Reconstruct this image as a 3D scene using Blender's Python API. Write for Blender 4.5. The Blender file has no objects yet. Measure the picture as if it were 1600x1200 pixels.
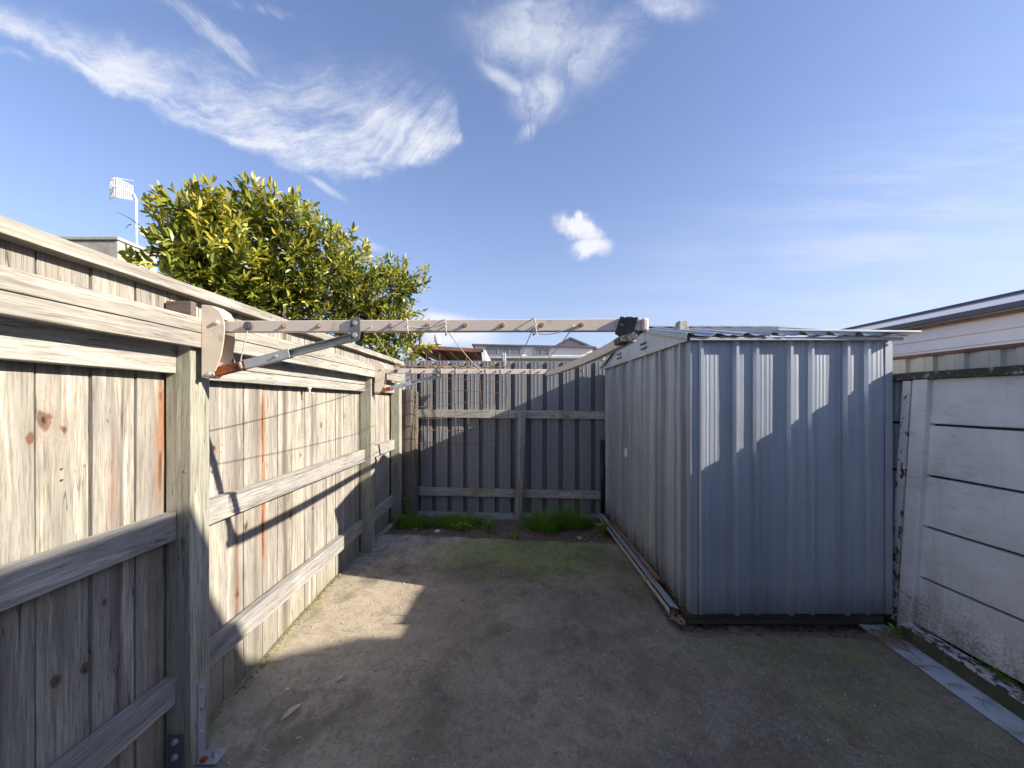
import bpy, bmesh, math, random
from mathutils import Vector, Matrix, noise as mnoise
R = math.radians
random.seed(7)
S = bpy.context.scene
COL = S.collection
F = 622.0; CH = 1.38; HZ = 626.0

# ------------------------------------------------------------------ camera
cd = bpy.data.cameras.new('camera'); cam = bpy.data.objects.new('camera', cd); COL.objects.link(cam)
cam.location = (0, 0, CH); cam.rotation_euler = (R(90), 0, 0)
cd.sensor_width = 36; cd.lens = 36 * F / 1600; cd.shift_y = (HZ - 600) / 1600
cd.clip_start = 0.02; cd.clip_end = 3000
S.camera = cam
S.view_settings.view_transform = 'Standard'; S.view_settings.look = 'None'
S.view_settings.gamma = 1; S.view_settings.exposure = 1.36

# ------------------------------------------------------------------ node helpers
class E:
    """one value in a shader tree, with arithmetic"""
    def __init__(s, nt, sock): s.nt = nt; s.s = sock
    def _m(s, op, *a, clamp=False):
        n = s.nt.nodes.new('ShaderNodeMath'); n.operation = op; n.use_clamp = clamp
        for i, v in enumerate((s,) + a):
            if isinstance(v, E): s.nt.links.new(v.s, n.inputs[i])
            else: n.inputs[i].default_value = v
        return E(s.nt, n.outputs[0])
    def __add__(s, o): return s._m('ADD', o)
    __radd__ = __add__
    def __sub__(s, o): return s._m('SUBTRACT', o)
    def __rsub__(s, o): return (s * -1.0) + o
    def __mul__(s, o): return s._m('MULTIPLY', o)
    __rmul__ = __mul__
    def __truediv__(s, o): return s._m('DIVIDE', o)
    def abs(s): return s._m('ABSOLUTE')
    def max(s, o): return s._m('MAXIMUM', o)
    def min(s, o): return s._m('MINIMUM', o)
    def pow(s, o): return s._m('POWER', o)
    def sin(s): return s._m('SINE')
    def fract(s): return s._m('FRACT')
    def gt(s, o): return s._m('GREATER_THAN', o)
    def clamp(s): return s._m('ADD', 0.0, clamp=True)
    def gauss(s): return (s * s * -1.0)._m('EXPONENT')
    def ss(s, a, b):   # smooth step
        n = s.nt.nodes.new('ShaderNodeMapRange'); n.interpolation_type = 'SMOOTHSTEP'
        s.nt.links.new(s.s, n.inputs[0]); n.inputs[1].default_value = a; n.inputs[2].default_value = b
        n.inputs[3].default_value = 0; n.inputs[4].default_value = 1
        return E(s.nt, n.outputs[0])
def vec(nt, x, y, z):
    n = nt.nodes.new('ShaderNodeCombineXYZ')
    for i, v in enumerate((x, y, z)):
        if isinstance(v, E): nt.links.new(v.s, n.inputs[i])
        else: n.inputs[i].default_value = v
    return E(nt, n.outputs[0])
def sep(nt, v):
    n = nt.nodes.new('ShaderNodeSeparateXYZ'); nt.links.new(v.s, n.inputs[0])
    return [E(nt, n.outputs[i]) for i in range(3)]
def noise(nt, v, scale=1.0, detail=4, rough=0.55, w=None, dist=0.0):
    n = nt.nodes.new('ShaderNodeTexNoise'); n.inputs['Scale'].default_value = scale
    n.inputs['Detail'].default_value = detail; n.inputs['Roughness'].default_value = rough
    n.inputs['Distortion'].default_value = dist
    nt.links.new(v.s, n.inputs['Vector'])
    if w is not None:
        n.noise_dimensions = '4D'; nt.links.new(w.s, n.inputs['W'])
    return E(nt, n.outputs['Fac'])
def voro(nt, v, scale, feature='F1'):
    n = nt.nodes.new('ShaderNodeTexVoronoi'); n.feature = feature; n.inputs['Scale'].default_value = scale
    nt.links.new(v.s, n.inputs['Vector']); return E(nt, n.outputs['Distance'])
def rgb(nt, c):
    n = nt.nodes.new('ShaderNodeRGB'); n.outputs[0].default_value = (c[0], c[1], c[2], 1); return E(nt, n.outputs[0])
def mix(nt, f, a, b, mode='MIX'):
    n = nt.nodes.new('ShaderNodeMix'); n.data_type = 'RGBA'; n.blend_type = mode
    if isinstance(f, E): nt.links.new(f.s, n.inputs[0])
    else: n.inputs[0].default_value = f
    for i, v in ((6, a), (7, b)):
        if isinstance(v, E): nt.links.new(v.s, n.inputs[i])
        else: n.inputs[i].default_value = (v[0], v[1], v[2], 1)
    return E(nt, n.outputs[2])
def new_mat(name):
    m = bpy.data.materials.new(name); m.use_nodes = True; nt = m.node_tree
    b = nt.nodes['Principled BSDF']
    g = nt.nodes.new('ShaderNodeNewGeometry')
    pos = E(nt, g.outputs['Position']); isl = E(nt, g.outputs['Random Per Island'])
    return m, nt, b, pos, isl
def fin(nt, b, col, rough=0.7, metal=0.0, bump=None, bs=0.3, bd=0.004, spec=0.5):
    if isinstance(col, E): nt.links.new(col.s, b.inputs['Base Color'])
    else: b.inputs['Base Color'].default_value = (*col, 1)
    if isinstance(rough, E): nt.links.new(rough.s, b.inputs['Roughness'])
    else: b.inputs['Roughness'].default_value = rough
    b.inputs['Metallic'].default_value = metal; b.inputs['Specular IOR Level'].default_value = spec
    if bump is not None:
        n = nt.nodes.new('ShaderNodeBump'); n.inputs['Strength'].default_value = bs; n.inputs['Distance'].default_value = bd
        nt.links.new(bump.s, n.inputs['Height']); nt.links.new(n.outputs[0], b.inputs['Normal'])

# ------------------------------------------------------------------ sun and sky
SUN = Vector((1.0, -0.275, 0.515)).normalized()
elev = math.asin(SUN.z); azim = math.atan2(SUN.x, SUN.y)
sd = bpy.data.lights.new('sun', 'SUN'); sd.energy = 4.1; sd.angle = R(0.5); sd.color = (1.0, 0.92, 0.80)
sun = bpy.data.objects.new('sun', sd); COL.objects.link(sun)
sun.rotation_euler = SUN.to_track_quat('Z', 'Y').to_euler(); sun.location = (6, -2, 6)

W = bpy.data.worlds.new('World'); S.world = W; W.use_nodes = True
nt = W.node_tree; bg = nt.nodes['Background']; bg.inputs[1].default_value = 0.145
sky = nt.nodes.new('ShaderNodeTexSky'); sky.sky_type = 'NISHITA'; sky.sun_disc = False
sky.sun_elevation = elev; sky.sun_rotation = azim; sky.air_density = 1.0; sky.dust_density = 0.6; sky.ozone_density = 2.2
tc = nt.nodes.new('ShaderNodeTexCoord'); dx, dy, dz = sep(nt, E(nt, tc.outputs['Generated']))
front = dy.ss(0.02, 0.15); dyc = dy.max(0.05)
u = dx / dyc; v = dz / dyc      # direction on a far plane to the north
def px(x, y): return ((x - 800) / F, (HZ - y) / F)
def blob(x, y, lx, ly, ang, warp=None, wa=0.0):
    cx, cy = px(x, y); c, s_ = math.cos(R(ang)), math.sin(R(ang))
    a = (u - cx) * c + (v - cy) * s_; b_ = (v - cy) * c - (u - cx) * s_
    if warp is not None: b_ = b_ + (warp - 0.5) * wa
    a = a / (lx / F); b_ = b_ / (ly / F)
    return (a * a + b_ * b_)._m('MULTIPLY', -1.0)._m('EXPONENT')
uv = vec(nt, u, v, 0.0)
w1 = noise(nt, uv, 2.2, 3, 0.5); w2 = noise(nt, vec(nt, u + 7.3, v, 3.0), 4.5, 4, 0.6)
def curve(t, pts):
    n = nt.nodes.new('ShaderNodeFloatCurve'); c = n.mapping.curves[0]
    c.points[0].location = pts[0]; c.points[1].location = pts[-1]
    for p in pts[1:-1]: c.points.new(*p)
    n.mapping.update(); nt.links.new(t.s, n.inputs['Value']); return E(nt, n.outputs[0])
# long cirrus at the left: a firm lower edge with fibres combed up from it
PX = u * F + 800.0; PYd = v * -F + HZ        # the same directions in finer units
t = (PX + 100.0) / 900.0
T = lambda x: (x + 100) / 900
yb = 6.0 + curve(t, [(0, .10), (T(0), .19), (T(100), .34), (T(200), .52), (T(300), .68), (T(400), .80), (T(500), .88), (T(600), .905), (T(690), .83), (T(730), .72), (1, .6)]) * 300.0
th = curve(t, [(0, .2), (T(0), .30), (T(150), .50), (T(300), .68), (T(420), .80), (T(560), .92), (T(640), .82), (T(710), .40), (T(735), 0.05), (1, 0)]) * 205.0
hh = yb - PYd + (w2 - 0.5) * 90.0 + (noise(nt, vec(nt, PX * 0.03, PYd * 0.03, 5.0), 1.0, 4, 0.6) - 0.5) * 22.0
far = (PX - 330.0).max(0.0)
q1 = hh - far * far * 0.0011 + (w1 - 0.5) * 110.0
fa = noise(nt, vec(nt, PX * 0.0055 + q1 * 0.004, q1 * 0.042, 1.0), 1.0, 8, 0.66, dist=0.2)
fb_ = noise(nt, vec(nt, PX * 0.012, q1 * 0.10, 4.0), 1.0, 6, 0.65, dist=0.15)
fc = noise(nt, vec(nt, PX * 0.008, PYd * 0.012, 7.0), 1.0, 5, 0.6)
rel = hh / (th + 4.0)
env1 = hh.ss(-6.0, 26.0) * rel.ss(1.30, 0.15) * th.ss(4.0, 40.0)
d1 = (env1 * (fa * 1.25 + fb_ * 0.5 + fc * 1.7 - 1.18)).ss(0.0, 1.0)
def blob2(x, y, lx, ly, ang_): return blob(x, y, lx, ly, ang_, w2, 0.08)
# a thinner stream that joins it from above
gs = blob2(330, 55, 150, 17, -40).max(blob2(400, 15, 100, 10, -10) * 0.5).max(blob2(20, 84, 50, 7, -14) * 0.8)
fs_ = noise(nt, vec(nt, (PX + PYd) * 0.006, (PX - PYd + (w1 - 0.5) * 120.0) * 0.03, 2.0), 1.0, 7, 0.65)
ds = (gs * (fs_ * 2.6 - 0.80)).ss(0.05, 0.9) * 0.5
# funnel shaped cirrus in the middle: fibres fan out from its tail
rx = PX - 832.0; ry = PYd * -1.0 + 262.0
rr_ = (rx * rx + ry * ry)._m('SQRT'); an_ = rx._m('ARCTAN2', ry)
ff = noise(nt, vec(nt, an_ * 4.0 + (w2 - 0.5) * 4.5, rr_ * 0.006, 3.0), 1.0, 8, 0.66, dist=0.3)
fg = noise(nt, vec(nt, an_ * 11.0 + (w2 - 0.5) * 9.0, rr_ * 0.012, 6.0), 1.0, 6, 0.65)
g2 = blob(845, 55, 110, 75, 0, w2, 0.2).max(blob(845, 150, 50, 42, 35, w2, 0.10)).max(blob(790, 125, 60, 16, -38, w2, 0.06)).max(blob(1045, 8, 62, 26, 0, w2, 0.1) * 0.9).max(blob(940, 60, 95, 40, 30, w2, .15) * 0.7).max(blob(826, 205, 26, 14, 55, w2, .05) * 0.8)
d2 = (g2 * (ff * 1.3 + fg * 0.5 + fc * 1.3 - 0.86)).ss(0.05, 0.95) * 0.72
g3 = blob(905, 365, 44, 26, -50, w2, 0.22).max(blob(925, 396, 34, 22, 10, w2, .14)).max(blob(905, 340, 9, 16, 20, w2, .05) * .9)
f4 = noise(nt, vec(nt, PX * 0.028 + PYd * 0.008, PYd * 0.030, 2.0), 1.0, 8, 0.68, dist=0.7)
d3 = (g3 * (f4 * 1.9 + 0.15)).ss(0.22, 0.95)
g4 = blob(510, 292, 40, 7, -32, w2, 0.03).max(blob(560, 378, 50, 8, -20, w2, 0.03))
d4 = (g4 * (fs_ * 2.2 - 0.4)).ss(0.1, 1.0) * 0.55
f3 = noise(nt, vec(nt, PX * 0.003 + PYd * 0.002, PYd * 0.022, 9.0), 1.0, 7, 0.6)
g5 = blob(705, 515, 75, 30, -12, w2, 0.12)
d5 = (g5 * (f4 * 1.2 + 0.5)).ss(0.2, 0.85) * 0.95
veil = (blob(1500, 430, 420, 150, 12) * (f3 * 1.2 - 0.15) * 0.34).max(0.0) + blob(1420, 330, 420, 120, 24) * f3.ss(0.38, 0.70) * 0.26 + blob(1080, 410, 60, 40, 30) * f3 * 0.12
dens = d1.max(ds).max(d2).max(d3).max(d4).max(d5)
dens = (dens + veil * (dens * -1.0 + 1.0)).clamp() * front
low = (dz.max(0.0) * -4.2)._m('EXPONENT') * 0.86
skyc = mix(nt, 1.0, E(nt, sky.outputs[0]), (0.61, 0.575, 0.645), 'MULTIPLY')
skyc = mix(nt, low, skyc, (1.28, 1.42, 1.98))
colr = mix(nt, dens, skyc, (2.48, 2.54, 2.75))
nt.links.new(colr.s, bg.inputs[0])

# ------------------------------------------------------------------ object helpers
ORG = {}
def props(o, label=None, cat=None, group=None, kind=None):
    if label: o['label'] = label
    if cat: o['category'] = cat
    if group: o['group'] = group
    if kind: o['kind'] = kind
    return o
def thing(name, loc, label, cat, group=None):
    o = bpy.data.objects.new(name, None); COL.objects.link(o); o.location = loc; o.empty_display_size = 0.1
    ORG[o.name] = Vector(loc); return props(o, label, cat, group)
class MB:
    def __init__(s): s.v = []; s.f = []; s.uv = []
    def face(s, vs, uvs=None):
        b = len(s.v); s.v += [tuple(p) for p in vs]; s.f.append(tuple(range(b, b + len(vs)))); s.uv.append(uvs)
    def hexa(s, c):  # 8 corners: 0-3 bottom ccw, 4-7 top
        b = len(s.v); s.v += [tuple(p) for p in c]
        for f in ((3, 2, 1, 0), (4, 5, 6, 7), (0, 1, 5, 4), (1, 2, 6, 5), (2, 3, 7, 6), (3, 0, 4, 7)):
            s.f.append(tuple(b + i for i in f)); s.uv.append(None)
        return s
    def box(s, x0, x1, y0, y1, z0, z1):
        return s.hexa([(x0, y0, z0), (x1, y0, z0), (x1, y1, z0), (x0, y1, z0), (x0, y0, z1), (x1, y0, z1), (x1, y1, z1), (x0, y1, z1)])
    def beam(s, a, b, w, h, up=(0, 0, 1)):
        a = Vector(a); b = Vector(b); d = (b - a).normalized(); r = d.cross(Vector(up)).normalized(); q = r.cross(d)
        c = [p + r * i * w / 2 + q * j * h / 2 for p in (a, b) for i, j in ((-1, -1), (1, -1), (1, 1), (-1, 1))]
        return s.hexa(c)
    def board(s, a, b, w, h, up=(0, 0, 1), n=8, wob=0.002, seed=0):
        """beam of n segments with slightly uneven edges"""
        a = Vector(a); b = Vector(b); d = (b - a).normalized(); r = d.cross(Vector(up)).normalized(); q = r.cross(d)
        base = len(s.v)
        for k in range(n + 1):
            p = a.lerp(b, k / n)
            for i, j in ((-1, -1), (1, -1), (1, 1), (-1, 1)):
                nv = mnoise.noise_vector(p * 3.1 + Vector((i * 9 + seed, j * 7, seed)))
                s.v.append(tuple(p + r * (i * w / 2 + nv.x * wob) + q * (j * h / 2 + nv.y * wob)))
        for k in range(n):
            for i in range(4):
                j = (i + 1) % 4; o = base + 4 * k
                s.f.append((o + i, o + j, o + 4 + j, o + 4 + i)); s.uv.append(None)
        s.f.append((base + 3, base + 2, base + 1, base)); s.uv.append(None)
        e = base + 4 * n; s.f.append((e, e + 1, e + 2, e + 3)); s.uv.append(None)
        return s
    def tube(s, pts, r, n=8, cap=True):
        pts = [Vector(p) for p in pts]; base = len(s.v); rs = r if isinstance(r, (list, tuple)) else [r] * len(pts)
        prev = None
        for k, p in enumerate(pts):
            d = (pts[min(k + 1, len(pts) - 1)] - pts[max(k - 1, 0)]).normalized()
            if prev is None:
                prev = d.orthogonal().normalized()
            x = (prev - d * prev.dot(d))
            x = x.normalized() if x.length > 1e-6 else d.orthogonal().normalized()
            prev = x; y = d.cross(x)
            for i in range(n):
                t = 2 * math.pi * i / n; s.v.append(tuple(p + (x * math.cos(t) + y * math.sin(t)) * rs[k]))
        for k in range(len(pts) - 1):
            for i in range(n):
                j = (i + 1) % n; o = base + k * n
                s.f.append((o + i, o + j, o + n + j, o + n + i)); s.uv.append(None)
        if cap:
            s.f.append(tuple(base + i for i in reversed(range(n)))); s.uv.append(None)
            e = base + (len(pts) - 1) * n; s.f.append(tuple(e + i for i in range(n))); s.uv.append(None)
        return s
    def prism(s, poly, axis, a, b):
        """poly of 2d points extruded along axis from a to b"""
        def P(p, t):
            return {'x': (t, p[0], p[1]), 'y': (p[0], t, p[1]), 'z': (p[0], p[1], t)}[axis]
        n = len(poly); base = len(s.v)
        s.v += [P(p, a) for p in poly] + [P(p, b) for p in poly]
        s.f.append(tuple(base + i for i in range(n))); s.uv.append(None)
        s.f.append(tuple(base + n + i for i in reversed(range(n)))); s.uv.append(None)
        for i in range(n):
            j = (i + 1) % n; s.f.append((base + i, base + n + i, base + n + j, base + j)); s.uv.append(None)
        return s
    def build(s, name, mat, parent=None, bevel=0, solid=0, smooth=False, fix=True):
        org = ORG[parent.name] if parent else Vector((0, 0, 0))
        me = bpy.data.meshes.new(name); me.from_pydata([tuple(Vector(p) - org) for p in s.v], [], s.f)
        if any(s.uv):
            l = me.uv_layers.new(name='UVMap'); k = 0
            for fi, f in enumerate(s.f):
                for i in range(len(f)):
                    l.data[k].uv = s.uv[fi][i] if s.uv[fi] else (0.5, 0.5); k += 1
        if fix:
            bm = bmesh.new(); bm.from_mesh(me); bmesh.ops.recalc_face_normals(bm, faces=bm.faces[:]); bm.to_mesh(me); bm.free()
        me.materials.append(mat)
        if smooth:
            for p in me.polygons: p.use_smooth = True
        o = bpy.data.objects.new(name, me); COL.objects.link(o)
        if parent: o.parent = parent
        ORG[o.name] = org
        if solid:
            m = o.modifiers.new('solid', 'SOLIDIFY'); m.thickness = solid; m.offset = 0
        if bevel:
            m = o.modifiers.new('bevel', 'BEVEL'); m.width = bevel; m.segments = 2; m.limit_method = 'ANGLE'; m.harden_normals = False
        return o
def bolt(p, n, r, h):
    """hexagonal bolt head with washer"""
    m = MB(); p = Vector(p); n = Vector(n).normalized()
    m.tube([p, p + n * h * 0.25], r * 1.35, 12); m.tube([p + n * h * 0.25, p + n * h], r, 6); return m

# ------------------------------------------------------------------ materials
KN = [(1.185, 1.325, 0.022), (1.243, 1.290, 0.015), (1.150, 1.27, 0.012), (1.00, 1.12, 0.013), (1.22, 0.52, 0.02), (1.30, 0.50, 0.014), (1.36, 0.69, 0.010),
      (2.5, 0.66, 0.022), (2.08, 0.72, 0.016), (1.86, 1.16, 0.012), (2.9, 1.2, 0.018), (3.3, 1.25, 0.016), (2.02, 0.40, 0.02), (2.62, 1.02, 0.013)]
def wood(name, axis='z', light=(0.50, 0.465, 0.38), grey=(0.27, 0.25, 0.22), dark=(0.13, 0.10, 0.085), green=0.25, streak=0.6, knots=None, rust=None, stain=None, bs=0.35, moss=0.0, scale=1.0, lite=0.45):
    m, nt, b, pos, isl = new_mat(name)
    x, y, z = sep(nt, pos)
    k = {'x': (1.2, 26, 26), 'y': (26, 1.2, 26), 'z': (26, 26, 1.2)}[axis]
    gv = vec(nt, x * k[0] * scale, y * k[1] * scale, z * k[2] * scale)
    w = isl * 57.0
    wob = noise(nt, pos, 2.3, 3, 0.5, w)
    fine = noise(nt, gv, 3.2, 5, 0.65, w, 0.15)
    mid = noise(nt, gv, 0.75, 4, 0.6, w + 3.0, 0.9)
    big = noise(nt, gv, 0.16, 3, 0.5, w + 9.0, 0.5)
    col = mix(nt, (mid * 0.8 + wob * 0.45).ss(lite + 0.06, lite + 0.27), light, grey)
    vfine = noise(nt, gv, 9.0, 3, 0.7, w + 5.0, 0.1)
    col = mix(nt, (noise(nt, pos, 1.1, 2, 0.5, w + 20.0)).ss(0.45, 0.75) * green, col, (0.30, 0.34, 0.22))
    tint = (isl * 91.7).fract()
    col = mix(nt, tint * 0.30, col, (0.29, 0.255, 0.22))
    if streak:
        uvn = nt.nodes.new('ShaderNodeUVMap'); ux, uy, _ = sep(nt, E(nt, uvn.outputs[0]))
        off = (isl * 33.1).fract() * 0.4 - 0.2
        cen = ((ux - 0.5 - off * 1.3 + (noise(nt, vec(nt, isl * 40.0, z * 1.2, 0.0), 1.6, 3, 0.5) - 0.5) * 0.5) * 5.0).gauss()
        msk = cen * ((isl * 17.3).fract()).ss(0.2, 0.8) * (big * 0.6 + mid * 0.6).ss(0.42, 0.66) * streak
        col = mix(nt, msk, col, dark)
    col = mix(nt, fine.ss(0.47, 0.68) * 0.50, col, dark)
    col = mix(nt, vfine.ss(0.50, 0.62) * 0.42, col, (0.115, 0.10, 0.085))
    col = mix(nt, mid.ss(0.53, 0.47) * mid.ss(0.40, 0.46) * 0.35, col, (0.17, 0.14, 0.11))
    col = mix(nt, (noise(nt, gv, 6.5, 2, 0.5, w)).ss(0.60, 0.72) * 0.7, col, (0.09, 0.07, 0.06))
    chk = noise(nt, gv, 1.6, 2, 0.4, w + 13.0, 0.4); ck = ((chk - 0.5).abs()).ss(0.010, 0.002) * noise(nt, pos, 3.0, 2, 0.5, w + 2.0).ss(0.50, 0.62)
    col = mix(nt, ck * 0.75, col, (0.05, 0.04, 0.035))
    if axis == 'z':
        base = (z + wob * 0.3).ss(0.32, 0.04)
        col = mix(nt, base * 0.45, col, (0.17, 0.17, 0.09))
    hgt = fine * 0.6 + mid + vfine * 0.4 - ck * 1.2
    kw = noise(nt, vec(nt, x * 9, y * 9, z * 5), 2.2, 4, 0.6); kw2 = noise(nt, vec(nt, x, y, z * 0.5), 45.0, 3, 0.6)
    for (ky, kz, kr) in (knots or []):
        dy_ = (y - ky + (kw - 0.5) * kr * 1.6); dz_ = (z - kz + (kw2 - 0.5) * kr) / 1.7
        d = (dy_ * dy_ + dz_ * dz_)._m('SQRT') + (kw2 - 0.5) * kr * 1.5 + (kw - 0.5) * kr * 1.5
        ring = (d * (0.9 * 6.28 / (kr * 0.55)) + kw * 5.0).sin() * 0.5 + 0.5
        col = mix(nt, d.ss(kr * 3.4, kr * 0.8) * (ring * 0.25 + 0.15), col, (0.22, 0.165, 0.12))
        col = mix(nt, d.ss(kr * 0.95, kr * 0.45) * 0.85, col, (0.13, 0.060, 0.035))
        col = mix(nt, d.ss(kr * 0.45, kr * 0.2) * kw2.ss(.42, .55) * 0.9, col, (0.03, 0.018, 0.014))
        hgt = hgt - d.ss(kr, kr * 0.5) * 0.5
    for (ry, rz0, rz1, rw, amt) in (rust or []):
        nz = noise(nt, vec(nt, z * 2.0, 0.0, ry * 5), 1.5, 5, 0.65); nz2 = noise(nt, vec(nt, z * 3.5, 2.0, ry * 5), 2.0, 4, 0.6)
        d = ((y - ry + (nz - 0.5) * 0.035).abs()) / (nz2 * rw * 1.6)
        ln = z.ss(rz0 - 0.02, rz0 + 0.25) * z.ss(rz1 + 0.02, rz1 - 0.12)
        col = mix(nt, d.ss(1.35, 0.35) * ln * fine.ss(0.70, 0.38) * amt, col, (0.29, 0.095, 0.022))
        col = mix(nt, d.ss(0.6, 0.1) * ln * nz.ss(0.42, 0.55) * amt, col, (0.11, 0.035, 0.016))
    if stain:
        col = mix(nt, noise(nt, pos, 3.2, 4, 0.6).ss(0.55, 0.75) * 0.7, col, stain)
    if moss:
        col = mix(nt, noise(nt, pos, 9.0, 5, 0.7).ss(0.5, 0.62) * moss, col, (0.06, 0.07, 0.02))
    fin(nt, b, col, 0.82, 0, hgt, bs, 0.004, 0.25)
    return m
M = {}
M['paling'] = wood('paling_wood', 'z', knots=KN, rust=[(2.222, 0.38, 1.46, 0.032, 1.0), (1.572, 0.90, 1.50, 0.024, 0.9), (2.02, 0.1, 0.75, 0.012, 0.5), (1.385, 0.80, 1.3, 0.016, 0.25)], streak=0.95, bs=0.5)
M['post'] = wood('post_wood', 'z', light=(0.46, 0.455, 0.36), grey=(0.30, 0.295, 0.23), green=0.35, streak=0, bs=0.35)
M['rail'] = wood('rail_wood', 'y', light=(0.48, 0.46, 0.41), grey=(0.29, 0.285, 0.27), green=0.15, streak=0, bs=0.5)
M['batten'] = wood('batten_wood', 'y', light=(0.46, 0.43, 0.36), grey=(0.29, 0.27, 0.235), green=0.1, streak=0, bs=0.45)
M['railx'] = wood('cross_rail_wood', 'x', light=(0.60, 0.57, 0.49), grey=(0.42, 0.40, 0.35), green=0.2, streak=0, stain=(0.20, 0.12, 0.06))
M['oldpost'] = wood('old_post_wood', 'z', light=(0.19, 0.155, 0.13), grey=(0.12, 0.10, 0.09), dark=(0.035, 0.028, 0.025), green=0.05, streak=0, bs=1.0)
M['greypost'] = wood('grey_post_wood', 'z', light=(0.48, 0.45, 0.40), grey=(0.30, 0.28, 0.25), green=0.1, streak=0, bs=0.6)
M['darkblock'] = wood('dark_end_block', 'x', light=(0.16, 0.12, 0.10), grey=(0.10, 0.08, 0.07), dark=(0.04, 0.03, 0.03), green=0, streak=0)
M['orange'] = wood('orange_timber', 'y', light=(0.42, 0.20, 0.10), grey=(0.30, 0.15, 0.08), green=0, streak=0)
M['gapwood'] = wood('gap_dark_timber', 'x', light=(0.06, 0.055, 0.04), grey=(0.035, 0.03, 0.025), dark=(0.01, 0.01, 0.01), green=0.3, streak=0)  # near-black, so the colour carries the shade of the gap under the shed

def galv(name, c1, c2, metal=0.3, rough=0.5, sz=1.0, dirt=0.35, axis='z', dcol=(0.16, 0.15, 0.12), mud=0.0):
    m, nt, b, pos, isl = new_mat(name)
    x, y, z = sep(nt, pos)
    st = noise(nt, vec(nt, x * 30 * sz, y * 30 * sz, z * 0.8), 1.0, 4, 0.6) if axis == 'z' else noise(nt, pos, 8, 4, 0.6)
    band = noise(nt, vec(nt, x * 7.0, y * 7.0, 0.0), 1.0, 2, 0.5)
    sp = voro(nt, pos, 260.0); sp2 = noise(nt, pos, 70, 3, 0.6)
    col = mix(nt, st.ss(0.3, 0.7), c1, c2)
    col = mix(nt, (noise(nt, pos, 2.4, 5, 0.6) * 0.6 + st * 0.4).ss(0.48, 0.70) * dirt, col, dcol)
    col = mix(nt, sp2.ss(0.5, 0.75) * 0.08, col, (c2[0] * 1.35, c2[1] * 1.35, c2[2] * 1.35))
    if mud: col = mix(nt, band.ss(0.40, 0.62) * 0.34, col, (c1[0] * 0.55, c1[1] * 0.57, c1[2] * 0.62))
    if mud: col = mix(nt, noise(nt, vec(nt, x * 60, y * 60, z * 2.0), 1.0, 3, 0.7).ss(0.60, 0.74) * 0.18, col, (c2[0] * 1.25, c2[1] * 1.22, c2[2] * 1.15))
    if mud: col = mix(nt, (z + (st - 0.5) * 0.25 + (sp2 - 0.5) * 0.2).ss(0.26, 0.03) * mud, col, (0.10, 0.085, 0.06))
    fin(nt, b, col, (sp2 * 0.10 + (rough - 0.05)).clamp(), metal, st * 0.3 + noise(nt, pos, 3.0, 1, 0.4) * 1.5, 0.15, 0.003)
    return m
M['shedwall'] = galv('galvanised_sheet', (0.385, 0.43, 0.495), (0.45, 0.49, 0.545), 0.40, 0.42, dirt=0.25, mud=0.5)
M['gablewall'] = galv('dirty_galvanised_sheet', (0.43, 0.45, 0.47), (0.58, 0.595, 0.60), 0.40, 0.44, mud=0.6, dirt=0.28, dcol=(0.16, 0.155, 0.13))
M['roof'] = galv('roof_sheet', (0.34, 0.36, 0.37), (0.46, 0.48, 0.50), 0.35, 0.45, axis='n')
M['trim'] = galv('pale_trim_metal', (0.46, 0.47, 0.47), (0.58, 0.58, 0.56), 0.1, 0.5, dirt=0.4, axis='n', dcol=(0.26, 0.25, 0.22))
M['steel'] = galv('bracket_steel', (0.42, 0.45, 0.47), (0.56, 0.58, 0.60), 0.5, 0.4, dirt=0.3, axis='n')
M['fencesheet'] = galv('grey_fence_sheet', (0.22, 0.222, 0.23), (0.25, 0.25, 0.255), 0.0, 0.35, dirt=0.12, dcol=(0.09, 0.085, 0.08))
M['creamfence'] = galv('cream_fence_sheet', (0.50, 0.47, 0.40), (0.58, 0.55, 0.47), 0.0, 0.5, dirt=0.2)
M['strut'] = galv('strut_metal', (0.34, 0.38, 0.39), (0.48, 0.51, 0.52), 0.3, 0.45, dirt=0.3, axis='n')

def flat(name, c, rough=0.6, metal=0.0, var=0.25, sc=14.0, bs=0.15, c2=None, lo=0.4, hi=0.7):
    m, nt, b, pos, isl = new_mat(name)
    n = noise(nt, pos, sc, 5, 0.65)
    col = mix(nt, n.ss(lo, hi) * (1.0 if c2 else 1.0), c, c2 or tuple(a * (1 - var) for a in c))
    fin(nt, b, col, rough, metal, n, bs, 0.003)
    return m
M['arm'] = flat('beige_painted_steel', (0.66, 0.57, 0.48), 0.45, 0, c2=(0.46, 0.38, 0.30), sc=18, lo=0.55, hi=0.75)
M['bracket'] = flat('cream_painted_bracket', (0.62, 0.53, 0.42), 0.5, 0, c2=(0.44, 0.34, 0.24), sc=16, lo=0.55, hi=0.78)
M['rust'] = flat('rust', (0.36, 0.10, 0.025), 0.85, 0, c2=(0.11, 0.03, 0.015), sc=22)
M['clamp'] = flat('dark_grey_clamp', (0.12, 0.11, 0.12), 0.5, 0, 0.3)
M['bolt'] = flat('bolt_metal', (0.55, 0.55, 0.57), 0.35, 0.6, 0.4)
M['rustbolt'] = flat('rusty_bolt', (0.42, 0.26, 0.14), 0.6, 0.2, c2=(0.12, 0.06, 0.03), sc=60)
M['tape'] = flat('black_tape', (0.02, 0.02, 0.022), 0.25, 0, 0.3, 40, 0.8)
M['cord'] = flat('grey_cord', (0.50, 0.49, 0.45), 0.8, 0, 0.4, 60)
M['wire'] = flat('rusty_wire', (0.22, 0.14, 0.10), 0.8, 0.1, 0.5, 40)
M['vine'] = flat('dry_brushwood', (0.36, 0.26, 0.16), 0.9, 0, c2=(0.15, 0.10, 0.06), sc=30)
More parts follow.
